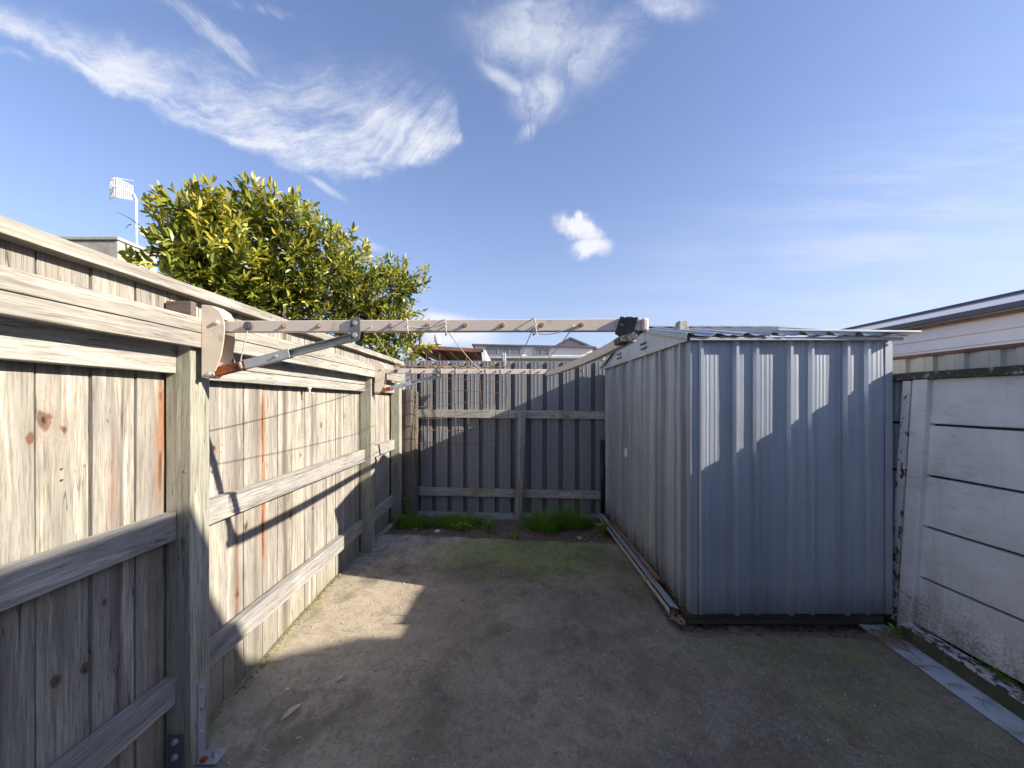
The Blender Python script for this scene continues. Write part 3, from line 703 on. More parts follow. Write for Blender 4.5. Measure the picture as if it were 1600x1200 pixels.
for t in (0.56, 0.765, 0.47):
    p = on1(t); MB().tube([p + Vector((0.008, 0.0, 0.0)), p + Vector((0.002, -.004, 0.026)), p + Vector((-0.004, .03, 0.034)), p + Vector((-.004, .052, 0.0)), p + Vector((0, .04, -.03)), p + Vector((.008, -.003, -.026)), p + Vector((.006, -.005, .002))], 0.0025, 6).build('cord_tie', M['cord'], cl, smooth=True)
for q in (2, 4, 5, 7, 8, 10):
    p = on2(q / 11); MB().tube([p + Vector((0, -.017, -.045)), p + Vector((0, -.018, .002)), p + Vector((0, .0, .004)), p + Vector((0, .018, -.01))], 0.0022, 6).build('cord_tie', M['cord'], cl)

# ------------------------------------------------------------------ back fence (ribbed sheet)
ang = math.atan2(-0.13, 2.5)
def bp(x, off, z):
    """point on the back fence: along x, off towards the viewer; it drops slightly to the right"""
    return (x + math.sin(ang) * off, 4.97 + (x + 1.25) * math.tan(ang) - off, z - (x + 1.25) * 0.010)
bf = thing('sheet_metal_fence', bp(0, 0, 0), 'dark grey ribbed sheet metal fence across the back with two timber rails', 'fence')
def ribbed(prof, xa, xb_):
    pts = []; x = xa
    while x < xb_:
        for (du, h) in prof[:-1]:
            if x + du <= xb_: pts.append((x + du, h))
        x += prof[-1][0]
    return pts
bprof = [(0, -0.045), (0.006, 0.030), (0.048, 0.030), (0.050, 0.033), (0.056, 0.033), (0.058, 0.030), (0.094, 0.030), (0.096, 0.033), (0.102, 0.033), (0.104, 0.030), (0.146, 0.030), (0.153, -0.045), (0.196, -0.045)]
pts = ribbed(bprof, -1.34, 2.6)
m = MB()
for k in range(len(pts) - 1):
    (x0, h0), (x1, h1) = pts[k], pts[k + 1]
    m.face([bp(x0, h0 - 0.03, -0.12), bp(x1, h1 - 0.03, -0.12), bp(x1, h1 - 0.03, 1.875), bp(x0, h0 - 0.03, 1.875)])
m.build('ribbed_sheet', M['fencesheet'], bf, fix=False)
for (xa, xb_, z) in ((-1.16, 0.045, 1.225), (0.047, 1.30, 1.228)):
    MB().board(bp(xa, 0.026, z), bp(xb_, 0.026, z), 0.045, 0.098, n=8, wob=0.002, seed=z).build('rail', M['railx'], bf, bevel=0.002)
for (xa, xb_, z) in ((-1.16, 0.03, 0.26), (0.032, 1.12, 0.262)):
    MB().board(bp(xa, 0.026, z), bp(xb_, 0.026, z), 0.045, 0.098, n=8, wob=0.002, seed=z + 3).build('rail', M['railx'], bf, bevel=0.002)
po = MB().board(bp(0.075, 0.100, -0.12), bp(0.125, 0.100, 1.262), 0.09, 0.10, up=(0, 1, 0), n=12, wob=0.004).build('post', M['greypost'], bf, bevel=0.004)
for z in (0.25, 0.35, 0.5, 0.62, 0.78, 0.93, 1.08, 1.20): bolt(bp(0.085 + z * 0.035 + random.uniform(-.02, .02), 0.151, z), (0, -1, 0), 0.006, 0.008).build('bolt', M['clamp'], po)
MB().board(bp(-1.25, 0.04, -0.045), bp(1.3, 0.04, -0.020), 0.12, 0.09, n=20, wob=0.006).build('sill', M['sill'], bf, bevel=0.006)
MB().beam(bp(-1.34, -0.012, 1.877), bp(2.6, -0.012, 1.877), 0.012, 0.012).build('top_edge', M['fencesheet'], bf)

op = thing('old_timber_post', (-1.22, 4.75, -0.05), 'rough dark old timber post in the back left corner', 'post')
m = MB(); n = 26
base = 0; ring = [(-.085, -.055), (-.03, -.068), (.03, -.066), (.082, -.05), (.088, .05), (-.085, .055)]
for q in range(n + 1):
    z = -0.1 + 1.60 * q / n
    for i, (a, b_) in enumerate(ring):
        nv = mnoise.noise_vector(Vector((i * 3.3, z * 4, 1)));
        m.v.append((-1.222 + a + nv.x * 0.009, 4.76 + b_ + nv.y * 0.009, z + (0.02 * math.sin(i) if q == n else 0)))
for q in range(n):
    for i in range(6):
        j = (i + 1) % 6; o = q * 6; m.f.append((o + i, o + j, o + 6 + j, o + 6 + i)); m.uv.append(None)
m.f.append(tuple(n * 6 + i for i in range(6))); m.uv.append(None)
m.build('post_body', M['oldpost'], op)
tw = MB()
for sgn in (0, math.pi):
    tw.tube([(-1.125 + 0.007 * math.cos(z * 60 + sgn), 4.70 + 0.007 * math.sin(z * 60 + sgn), z) for z in [0.45 + i * 0.012 for i in range(88)]], 0.0022, 5)
tw.build('twisted_wire', M['wire'], op)

# wire mesh trellis
tr = thing('wire_trellis', (-0.8, 4.66, 1.0), 'rusty wire mesh hanging from a brushwood rail at the back left corner', 'trellis')
m = MB()
def tz(x, z): return (x + 0.006 * math.sin(z * 7 + x * 3), 4.66 + 0.03 * math.sin(x * 3 + z * 2), z)
for i in range(8):
    x = -1.16 + i * 0.157; lo = [0.82, 0.70, 0.80, 0.74, 0.86, 0.92, 0.84, 0.80][i]
    lx = [0.02, 0.05, 0.03, 0.05, 0.02, 0.01, 0.03, 0.02][i]
    m.tube([tz(x + lx * (1 - q / 10), lo + (1.93 - lo) * q / 10 if i in (0, 1, 2, 4) else lo + (1.80 - lo) * q / 10) for q in range(11)], 0.0036, 5)
for j in range(7):
    z = 0.86 + j * 0.152; xr = [-0.14, -0.10, -0.28, -0.2, -0.12, -0.05, -0.05][j]
    m.tube([tz(-1.18 + (xr + 1.18) * q / 10, z + 0.02 * math.sin(q * 0.7 + j) + [0.05, 0.07, 0.07, 0.04, 0.02, 0, 0][j] * q / 10) for q in range(11)], 0.0036, 5)
m.build('mesh_wires', M['wire'], tr)
vb = MB()
for q in range(26):
    a = random.uniform(0, 6.28); r_ = random.uniform(0.004, 0.026); x0 = random.uniform(-1.5, -0.9); x1 = random.uniform(-0.6, -0.10)
    pts = [(x0 + (x1 - x0) * t / 12, 4.70 + r_ * math.cos(a + t * 0.4) + random.uniform(-.004, .004), 1.775 + r_ * math.sin(a + t * 0.4) + random.uniform(-.006, .006) - 0.012 * t / 12) for t in range(13)]
    vb.tube(pts, random.uniform(0.003, 0.008), 5)
vb.build('brushwood_rail', M['vine'], tr)
rg = MB()
for q in range(9):
    a = q * 0.7; rg.tube([(-0.10 + 0.02 * math.cos(a), 4.69, 1.93 + 0.012 * math.sin(a * 2)), (-0.09 + 0.014 * math.sin(a), 4.67, 1.85), (-0.095 + 0.02 * math.sin(a * 1.7), 4.67, 1.77 - 0.02 * (q % 4))], [0.012, 0.009, 0.004], 6)
rg.build('tied_rag', M['cloth'], tr)

dp = thing('gap_shade_strip', (1.06, 4.72, -0.05), 'black upright standing for the shaded gap behind the shed corner', 'gap shade')
MB().tube([(1.095, 4.80, -0.08), (1.095, 4.80, 0.885)], 0.028, 16).build('shade_body', M['black'], dp, smooth=True)  # black tube put in to stand for the shade of the gap
MB().tube([(1.095, 4.80, 0.86), (1.095, 4.80, 0.90)], 0.032, 16).build('shade_top', M['black'], dp)

# ------------------------------------------------------------------ garden shed
SX0, SX1, SY0, SY1, SZ0, SZ1, SR = 1.12, 2.37, 2.49, 4.75, 0.048, 1.765, 2.035
YM = (SY0 + SY1) / 2
sh = thing('garden_shed', (SX0, SY0, 0), 'galvanised ribbed metal garden shed with low gable roof', 'shed')
def shed_prof(L, start, marks, seed):
    """list of (u, h): tall and low narrow ribs with fine flutes in the pans"""
    rnd = random.Random(seed); pts = [(0, 0)]; 
    marks = sorted(marks); u_ = 0.006
    ribs = [(mk, h) for mk, h in marks]
    cur = 0.006; 
    for mk, h in ribs + [(L + 1, 0)]:
        endu = min(mk - 0.024, L - 0.004)
        k = 0
        while cur < endu:
            pts.append((cur, 0.0013 if k % 2 else 0.0)); cur += 0.011 if rnd.random() < .8 else 0.02; k += 1
        if mk < L:
            pts += [(mk - 0.021, 0.0), (mk - 0.0100, h), (mk + 0.006, h), (mk + 0.009, 0.0)]
            cur = mk + 0.024
    pts.append((L, 0)); return pts
fm = [(0.064, 0.020), (0.280, 0.027), (0.408, 0.020), (0.616, 0.027), (0.752, 0.020), (0.968, 0.027), (1.10, 0.020)]
fp = shed_prof(SX1 - SX0, 0, fm, 3)
def wall(name, mat, prof, P, z0, z1, nseg=5, dent=0.0):
    m = MB()
    for k in range(len(prof) - 1):
        (u0, h0), (u1, h1) = prof[k], prof[k + 1]
        for q in range(nseg):
            za = z0 + (z1 - z0) * q / nseg; zb = z0 + (z1 - z0) * (q + 1) / nseg
            def D(u_, z): return dent * mnoise.noise(Vector((u_ * 3, z * 3, 7)))
            m.face([P(u0, h0 + D(u0, za), za), P(u1, h1 + D(u1, za), za), P(u1, h1 + D(u1, zb), zb), P(u0, h0 + D(u0, zb), zb)])
    return m.build(name, mat, sh, fix=False)
fw = wall('front_wall', M['shedwall'], fp, lambda u_, h, z: (SX0 + u_, SY0 - h, z), SZ0, SZ1, 8, 0.003)
wall('back_wall', M['shedwall'], fp, lambda u_, h, z: (SX1 - u_, SY1 + h, z), SZ0, SZ1, 2)
sm_ = []
kx = 0.10; tog = 0
while kx < 2.2: sm_.append((kx, 0.020 if tog else 0.032)); kx += 0.135 if tog else 0.21; tog = 1 - tog
sp_ = shed_prof(SY1 - SY0, 0, sm_, 5)
wall('gable_wall', M['gablewall'], sp_, lambda u_, h, z: (SX0 - h, SY1 - u_, z), SZ0, SZ1, 8, 0.010)
wall('side_wall', M['shedwall'], sp_, lambda u_, h, z: (SX1 + h, SY0 + u_, z), SZ0, SZ1, 2)
# corner flashings
for (cx, cy, sx, sy) in ((SX0, SY0, 1, 1), (SX0, SY1, 1, -1), (SX1, SY0, -1, 1)):
    m = MB(); m.box(min(cx - sx * .004, cx + sx * .040), max(cx - sx * .004, cx + sx * .040), min(cy - sy * .004, cy - sy * .0055), max(cy - sy * .004, cy - sy * .0055), SZ0 - .002, SZ1 - .02)
    m.box(min(cx - sx * .0055, cx - sx * .004), max(cx - sx * .0055, cx - sx * .004), min(cy - sy * .0055, cy + sy * .045), max(cy - sy * .0055, cy + sy * .045), SZ0 - .002, SZ1 - .02)
    m.build('corner_flashing', M['shedwall'], sh)
# screws near the front wall's mid height
for u_ in (0.10, 0.20, 0.33, 0.45, 0.66, 0.80, 1.02, 1.15):
    for zz_ in (0.93, 0.085): bolt((SX0 + u_, SY0 - 0.003, zz_), (0, -1, 0), 0.0035, 0.003).build('screw', M['bolt'], fw)
# roof: two ribbed slopes
RX0, RX1 = SX0 - 0.055, SX1 + 0.055
rprof = [(0, 0), (0.010, 0.018), (0.040, 0.018), (0.055, 0.003), (0.085, 0.0), (0.115, 0.003), (0.145, 0.0), (0.172, 0)]
rp = ribbed(rprof, RX0, RX1) + [(RX1, 0)]
for (ya, za, yb, zb, nm) in ((SY0 - 0.055, SZ1 + 0.012, YM, SR, 'roof_sheet'), (SY1 + 0.045, SZ1 + 0.012, YM, SR, 'roof_sheet')):
    m = MB(); rr = random.Random(3)
    jag = [rr.uniform(-0.004, 0.005) for _ in rp]
    for k in range(len(rp) - 1):
        (x0, h0), (x1, h1) = rp[k], rp[k + 1]
        m.face([(x0, ya, za + h0 + jag[k]), (x1, ya, za + h1 + jag[k + 1]), (x1, yb, zb + h1), (x0, yb, zb + h0)])
    m.build(nm, M['roof'], sh, solid=0.0025, fix=False)
MB().prism([(YM - 0.10, SR + 0.004), (YM, SR + 0.032), (YM + 0.10, SR + 0.004), (YM + 0.10, SR + 0.0), (YM, SR + 0.027), (YM - 0.10, SR)], 'x', RX0 - 0.005, RX1 + 0.02).build('ridge_cap', M['roof'], sh)
MB().box(RX0 + 0.03, RX1 - 0.02, SY0 - 0.046, SY0 - 0.034, SZ1 - 0.014, SZ1 + 0.006).build('eave_trim', M['roof'], sh, bevel=0.002)
MB().beam((1.62, SY0 - 0.052, SZ1 + 0.047), (RX1 + 0.062, SY0 - 0.058, SZ1 + 0.034), 0.03, 0.012).build('loose_flashing', M['roof'], sh, bevel=0.002)
# verge trims
for (a, b_) in (((RX0, SY0 - 0.05, SZ1 + 0.008), (RX0, YM, SR)), ((RX0, SY1 + 0.045, SZ1 + 0.008), (RX0, YM, SR))):
    MB().beam(a, b_, 0.012, 0.030).build('verge_trim', M['roof'], sh, bevel=0.002)
gp = MB().prism([(SY0 - 0.002, SZ1 + 0.004), (SY1, SZ1 + 0.004), (YM, SR - 0.006)], 'x', SX0 - 0.030, SX0 - 0.026).build('gable_panel', M['trim'], sh)
for yv in (YM - 0.33, YM + 0.42):
    for q in range(2):
        z_ = SZ1 + 0.060 + q * 0.040; yy = yv + q * 0.012
        MB().hexa([(SX0 - 0.046, yy - .075, z_ - .012), (SX0 - 0.0305, yy - .075, z_ - .012), (SX0 - 0.0305, yy + .075, z_ - .012), (SX0 - 0.046, yy + .075, z_ - .012), (SX0 - 0.034, yy - .07, z_ + .006), (SX0 - 0.0305, yy - .07, z_ + .006), (SX0 - 0.0305, yy + .07, z_ + .006), (SX0 - 0.034, yy + .07, z_ + .006)]).build('vent', M['trim'], gp)
        MB().box(SX0 - 0.0335, SX0 - 0.0305, yy - .07, yy + .07, z_ - .022, z_ - .0125).build('vent_slot', M['black'], gp)
MB().box(SX0 - 0.040, SX0 - 0.0305, SY0 - 0.02, SY1 + 0.01, SZ1 - 0.016, SZ1 + 0.012).build('gable_trim', M['trim'], sh, bevel=0.002)
for yv in (YM - 0.36, YM + 0.1): MB().box(SX0 - 0.0325, SX0 - 0.0305, yv, yv + 0.006, SZ1 + 0.012, SZ1 + 0.17).build('seam', M['roof'], gp)
MB().box(SX0 - 0.048, SX0 - 0.028, YM + 0.02, YM + 0.035, 0.08, SZ1 - 0.016).build('door_edge', M['gablewall'], sh, bevel=0.002)
MB().box(SX0 - 0.046, SX0 - 0.0285, 3.735, 3.805, 0.85, 0.925).build('door_catch', M['white'], sh, bevel=0.003)
m = MB(); m.board((SX0 + 0.0, SY0 + 0.07, -0.005), (SX1, SY0 + 0.07, -0.012), 0.05, 0.075, n=12, wob=0.006)
m.build('base_timber', M['gapwood'], sh, bevel=0.004)
MB().board((SX0 + 0.03, SY0 + 0.06, 0.0), (SX0 + 0.03, SY1, 0.0), 0.05, 0.07, n=12, wob=0.004).build('base_timber', M['gapwood'], sh)

bl = thing('roof_block', (1.34, 3.08, 1.93), 'pale tapered concrete block sitting on the shed roof', 'block')
MB().hexa([(1.265, 3.03, 1.90), (1.353, 3.03, 1.90), (1.353, 3.12, 1.92), (1.265, 3.12, 1.92), (1.278, 3.04, 1.992), (1.340, 3.04, 1.995), (1.340, 3.11, 1.995), (1.278, 3.11, 1.992)]).build('block_body', M['block'], bl, bevel=0.008)

fs = thing('metal_flashing', (1.06, 3.3, 0), 'loose bent metal flashing strip lying along the foot of the shed', 'flashing')
m = MB(); m.beam((1.045, 4.68, 0.055), (1.045, 2.56, 0.050), 0.060, 0.003, up=(0.35, 0, 1)); m.beam((1.012, 4.68, 0.030), (1.012, 2.56, 0.028), 0.003, 0.030)
m.build('strip', M['trim'], fs)
ot = thing('timber_offcut', (1.09, 3.4, 0), 'long orange brown timber batten wedged beside the shed foot', 'batten')
MB().board((1.082, 4.25, 0.070), (1.075, 2.92, 0.072), 0.026, 0.018, n=10, wob=0.003).build('batten_body', M['orange'], ot, bevel=0.002)

# ------------------------------------------------------------------ right concrete panel wall
WX = 2.44
rw = thing('concrete_panel_wall', (WX, 2.4, 0), 'white painted concrete panel wall with a dark cap board on the right side', 'wall')
zs = [0.02, 0.325, 0.635, 0.940, 1.240, 1.510]
for bay, (ya, yb) in enumerate(((-2.5, 0.62), (0.70, 2.40), (2.52, 4.8))):
    for k in range(5):
        m = MB().board((WX + 0.02, ya, (zs[k] + zs[k + 1]) / 2), (WX + 0.02, yb, (zs[k] + zs[k + 1]) / 2), 0.04, zs[k + 1] - zs[k] - 0.014, n=24, wob=0.0035, seed=k * 3 + bay)
        m.build('panel', M['panel'], rw, bevel=0.005)
MB().box(WX + 0.03, WX + 0.045, -2.5, 4.8, 0, 1.5).build('backing', M['black'], rw)
MB().box(WX - 0.01, WX + 0.029, 2.41, 4.8, -0.32, 0.018).build('leak_block', M['mossy'], rw)  # two unseen strips added to stop sun leaking under the wall
MB().box(WX + 0.0301, WX + 0.06, -2.5, 4.8, -0.32, -0.001).build('leak_block', M['mossy'], rw)
def wpost(y):
    lean = 0.10
    MB().hexa([(WX - 0.035, y - 0.0, -0.05), (WX + 0.05, y, -0.05), (WX + 0.05, y + 0.088, -0.05), (WX - 0.035, y + 0.088, -0.05),
               (WX - 0.035, y - lean, 1.505), (WX + 0.05, y - lean, 1.505), (WX + 0.05, y + 0.088 - lean, 1.505), (WX - 0.035, y + 0.088 - lean, 1.505)]).build('post', M['panel'], rw, bevel=0.006)
wpost(2.405); wpost(0.66)
MB().board((WX - 0.008, 2.525, 0.0), (WX - 0.008, 2.425, 1.50), 0.05, 0.055, up=(1, 0, 0), n=20, wob=0.003).build('peeling_strip', M['peel'], rw)
MB().board((WX + 0.01, -2.5, 1.532), (WX + 0.01, 4.8, 1.525), 0.10, 0.042, n=90, wob=0.006).build('cap_board', M['capwood'], rw, bevel=0.003)
m = MB()
for k in range(50):
    ya = -2.5 + k * 0.0976; yb = ya + 0.0976
m.board((2.385, -2.5, gz(0) - 0.02), (2.385, 0, gz(0) - 0.02), 0.09, 0.16, n=10, wob=0.004); m.board((2.385, 0, gz(0) - 0.02), (2.385, 2.40, gz(2.4) - 0.01), 0.09, 0.16, n=26, wob=0.005)
m.build('plinth', M['mossy'], rw, bevel=0.006)
m = MB(); m.board((2.386, 0, gz(0) + 0.064), (2.386, 2.405, gz(2.4) + 0.074), 0.084, 0.010, n=40, wob=0.003); m.build('plinth_top', M['peel'], rw)

nf = thing('ribbed_boundary_fence', (2.6, 2.5, 0), 'cream ribbed metal fence rising just behind the white panel wall', 'fence')
cprof = [(0, 0), (0.008, 0.022), (0.055, 0.022), (0.057, 0.024), (0.062, 0.024), (0.064, 0.022), (0.11, 0.022), (0.118, 0), (0.170, 0)]
m = MB(); pts = ribbed(cprof, 1.6, 4.95)
for k in range(len(pts) - 1):
    (y0, h0), (y1, h1) = pts[k], pts[k + 1]
    m.face([(2.62 - h0, y0, -0.2), (2.62 - h0, y0, 1.66), (2.62 - h1, y1, 1.66), (2.62 - h1, y1, -0.2)])
m.build('ribbed_sheet', M['creamfence'], nf, fix=False)
MB().box(2.588, 2.632, 1.6, 4.95, 1.655, 1.676).build('top_rail', M['redroof'], nf, bevel=0.003)

# ------------------------------------------------------------------ buildings
nh = thing('weatherboard_house', (6, 8, 0), 'low white weatherboard house with grey roof beyond the right wall', 'house')
m = MB()
for k in range(17):
    z = 0.0 + k * 0.15; m.hexa([(5.970, 4.2, z), (6.1, 4.2, z), (6.1, 16, z), (5.975, 16, z), (5.998, 4.2, z + 0.149), (6.1, 4.2, z + 0.149), (6.1, 16, z + 0.149), (5.998, 16, z + 0.149)])
m.build('wall', M['weather'], nh)
MB().box(6.1, 14, 4.2, 16, -0.3, 2.2).build('wall', M['weather'], nh)
rf = MB().prism([(5.90, 2.52), (8.1, 3.08), (14.4, 2.3), (14.4, 2.2), (8.1, 2.98), (5.90, 2.45)], 'y', 3.9, 16.4).build('roof', M['roofgrey'], nh)
MB().box(5.83, 5.90, 3.9, 16.4, 2.465, 2.53).build('gutter', M['fascia'], nh)
MB().box(5.90, 5.97, 3.9, 16.4, 2.415, 2.445).build('soffit', M['redroof'], nh)
MB().box(8.05, 8.15, 3.9, 16.4, 3.09, 3.13).build('ridge', M['fascia'], rf)

hs = thing('hidden_garage', (5, -2, 0), 'plain neighbouring garage beside the yard out of frame', 'building')
MB().prism([(3.22, -8), (3.22, 0.35), (4.95, 0.35), (5.55, 0.62), (9, 0.62), (9, -8)], 'z', -0.3, 3.27).build('wall', M['cream'], hs)
MB().prism([(3.225, -8), (3.225, 0.345), (4.948, 0.345), (5.545, 0.615), (8.9, 0.615), (8.9, -8)], 'z', 3.271, 3.29).build('roof', M['roofgrey'], hs)

oh = thing('fill_house', (0, -3.2, -0.2), 'pale unseen house added behind the photographer to shape the fill light', 'house')
MB().box(-3.0, 3.15, -9, -4.2, -0.3, 2.5).build('wall', M['brickwall'], oh)  # added out of view: blocks sky and bounces pale fill onto the yard
MB().box(-3.2, 3.2, -9, -3.9, 2.501, 2.75).build('roof', M['fascia'], oh)
def pz(x, y, Y): return Vector(((x - 800) * Y / F, Y, CH + (HZ - y) * Y / F))
# verandah with red-brown roof
vr = thing('timber_verandah', (-1.5, 9.5, 0), 'red brown timber verandah roof behind the back fence at left', 'verandah')
a = pz(636, 538, 9.5); b_ = pz(755, 545, 9.5)
MB().hexa([(a.x, 9.5, a.z - .085), (b_.x, 9.5, b_.z - .085), (b_.x, 13, b_.z - .02), (a.x, 13, a.z - .02), (a.x, 9.5, a.z), (b_.x, 9.5, b_.z), (b_.x, 13, b_.z + .12), (a.x, 13, a.z + .12)]).build('roof', M['redroof'], vr)
for k in range(6):
    p = a.lerp(b_, (k + 0.4) / 6); MB().beam((p.x, 9.62, p.z - 0.10), (p.x + 0.32, 12.4, p.z - 0.42), 0.05, 0.08).build('rafter', M['railx'] if k % 2 else M['redroof'], vr)
MB().box(a.x, b_.x, 12.6, 12.7, -0.3, 2.55).build('wall', M['redroof'], vr)
for xx in (a.x + 0.1, b_.x - 0.1): MB().box(xx - .05, xx + .05, 9.6, 9.7, -0.3, a.z - 0.2).build('post', M['redroof'], vr)
c = pz(756, 548, 9.5); MB().hexa([(c.x, 9.5, 1.9), (c.x + .12, 9.5, 1.9), (c.x + .12, 12, 1.9), (c.x, 12, 1.9), (c.x - .06, 9.5, c.z + .02), (c.x + 0.03, 9.5, c.z + .02), (c.x + .03, 12, c.z), (c.x - .06, 12, c.z)]).build('barge_board', M['white'], vr)
MB().tube([pz(657, 545, 9.4), pz(657, 518, 9.4)], 0.035, 8).build('flue_pipe', M['redroof'], vr)
ds = thing('satellite_dish', tuple(pz(683, 536, 10)), 'small white satellite dish standing on the verandah roof', 'satellite dish')
m = MB(); c0 = pz(683, 531, 10.2)
for i in range(4):
    for j in range(16):
        def DP(r_, t): return c0 + Vector((0.05 * r_ / .13 * 0 + r_ * 0.55 * math.cos(t) - r_ * 0.2 * math.sin(t), -r_ * r_ * 1.2 * -1, r_ * math.sin(t) * 1.2))
        r0, r1 = .035 * i * 1.0, .035 * (i + 1); t0, t1 = j * math.pi / 8, (j + 1) * math.pi / 8
        m.face([DP(r0, t0), DP(r1, t0), DP(r1, t1), DP(r0, t1)])
m.build('dish', M['white'], ds, solid=0.006, fix=False)
MB().tube([c0 + Vector((0, 0.02, 0)), pz(683, 541, 10.2)], 0.012, 8).build('mast', M['steel'], ds)
# long pale house
lh = thing('flat_roofed_house', (1, 15, 0), 'long cream flat roofed house with dark windows behind the back fence', 'house')
a = pz(742, 538, 15); b_ = pz(884, 541, 15)
m = MB()
for k in range(14):
    z0 = 1.0 + k * 0.18; z1 = min(z0 + 0.179, a.z - 0.06)
    if z1 > z0: m.hexa([(a.x, 14.98, z0), (b_.x + 1, 14.98, z0), (b_.x + 1, 15.1, z0), (a.x, 15.1, z0), (a.x, 15.0, z1), (b_.x + 1, 15.0, z1), (b_.x + 1, 15.1, z1), (a.x, 15.1, z1)])
m.box(a.x, b_.x + 1, 15.1, 20, -0.3, a.z - 0.07)
m.build('wall', M['cream'], lh)
MB().hexa([(a.x - .1, 14.85, a.z - .06), (b_.x + 1.1, 14.85, b_.z - .08), (b_.x + 1.1, 20, b_.z - .08), (a.x - .1, 20, a.z - .06), (a.x - .1, 14.85, a.z), (b_.x + 1.1, 14.85, b_.z - .02), (b_.x + 1.1, 20, b_.z - .02), (a.x - .1, 20, a.z)]).build('roof', M['fascia'], lh)
def window(par, x0, y0, x1, y1, Y, nm):
    p = pz(x0, y0, Y); q = pz(x1, y1, Y)
    w_ = MB(); t_ = 0.05
    w_.box(p.x, q.x, Y - .06, Y - .0, p.z - t_, p.z); w_.box(p.x, q.x, Y - .06, Y, q.z, q.z + t_)
    for k in range(nm + 1):
        xx = p.x + (q.x - p.x - t_) * k / nm; w_.box(xx, xx + t_, Y - .059, Y - .001, q.z + t_, p.z - t_)
    wo = w_.build('window', M['frame'], par); MB().box(p.x + .01, q.x - .01, Y - .045, Y - .03, q.z + .01, p.z - .01).build('pane', M['glass'], wo)
window(lh, 759, 543.5, 815, 556, 14.97, 3); window(lh, 835, 545, 859, 557, 14.97, 2)
MB().box(-1.9, 3.2, 13.6, 14.9, pz(0, 559.5, 13.6).z, pz(0, 556.5, 13.6).z).build('lower_roof', M['roofgrey'], lh)
# tiled gable house
th = thing('tiled_roof_house', (3, 17, 0), 'grey gabled house with a brown tiled hip roof behind the back fence', 'house')
ap = pz(890, 530, 17); le = pz(866, 543, 17.0)
P_ = [(le.x, -0.3), (le.x, le.z), (ap.x, ap.z), (ap.x + 3.2, ap.z - 1.3), (ap.x + 3.2, -0.3)]
MB().prism(P_, 'y', 17, 22).build('wall', M['greywall'], th)
for (p, q) in (((ap.x - .7, ap.z - .36), (ap.x, ap.z + .03)), ((ap.x, ap.z + .03), (ap.x + 3.3, ap.z - 1.32))):
    MB().beam((p[0], 19.4, p[1]), (q[0], 19.4, q[1]), 5.2, 0.07).build('roof', M['fascia'], th)
window(th, 880, 541, 885, 552, 16.97, 1)
t0 = pz(907, 540.5, 16.9); t1 = pz(862, 562, 15.6); t2 = pz(953, 563, 15.6)
MB().hexa([t1, t2, (t2.x, 17, t1.z), (t1.x, 17, t1.z), t0 + Vector((-.03, 0, 0)), t0, t0 + Vector((0, .1, 0)), t0 + Vector((-.03, .1, 0))]).build('tiled_roof', M['tiles'], th)
# chimney-like concrete box beyond left fence
cb = thing('concrete_box_roof', (-6, 6, 0), 'weathered concrete parapet of a neighbouring building above the left fence', 'building')
a = pz(105, 370, 5.4); b_ = pz(184, 370, 5.4)
MB().box(a.x - 1.2, b_.x, 5.4, 6.0, -0.3, a.z - 0.05).build('wall', M['chim'], cb, bevel=0.01)
MB().box(a.x - 1.2, b_.x + 0.02, 5.38, 6.04, a.z - 0.047, a.z).build('coping', M['chim'], cb, bevel=0.008)
# antenna
an = thing('tv_antenna', tuple(pz(213, 400, 6.6)), 'white grid television antenna on a thin mast above the left fence', 'antenna')
Y = 6.6
MB().tube([pz(214, 470, Y), pz(213, 312, Y), pz(209, 303, Y), pz(198, 298, Y), pz(190, 297, Y)], 0.016, 8).build('mast', M['white'], an, smooth=True)
m = MB(); cpt = pz(190, 297, Y)
for k in range(9):
    for sgn, wd in ((-1, 0.0), (1, 0.0)):
        xx = cpt.x + sgn * (0.02 + k * 0.021); yy = Y - 0.10 + 0.012 * k * (1 if sgn > 0 else 1)
        m.tube([(xx, yy, cpt.z - 0.165 - sgn * .01), (xx, yy, cpt.z + 0.155 - 0.01 * k * (sgn > 0))], 0.0045, 5)
for zz in (-0.155, 0.0, 0.15):
    m.tube([(cpt.x - 0.20, Y, cpt.z + zz), (cpt.x, Y - 0.10, cpt.z + zz), (cpt.x + 0.20, Y, cpt.z + zz)], 0.005, 5)
m.build('reflector', M['white'], an)
m = MB(); m.tube([cpt + Vector((0, 0, 0)), cpt + Vector((-.01, -.16, 0))], 0.01, 6)
for k in range(3): m.beam(cpt + Vector((-.07, -.06 - k * .04, .0)), cpt + Vector((.07, -.06 - k * .04, 0)), 0.008, 0.008)
m.build('boom', M['white'], an)

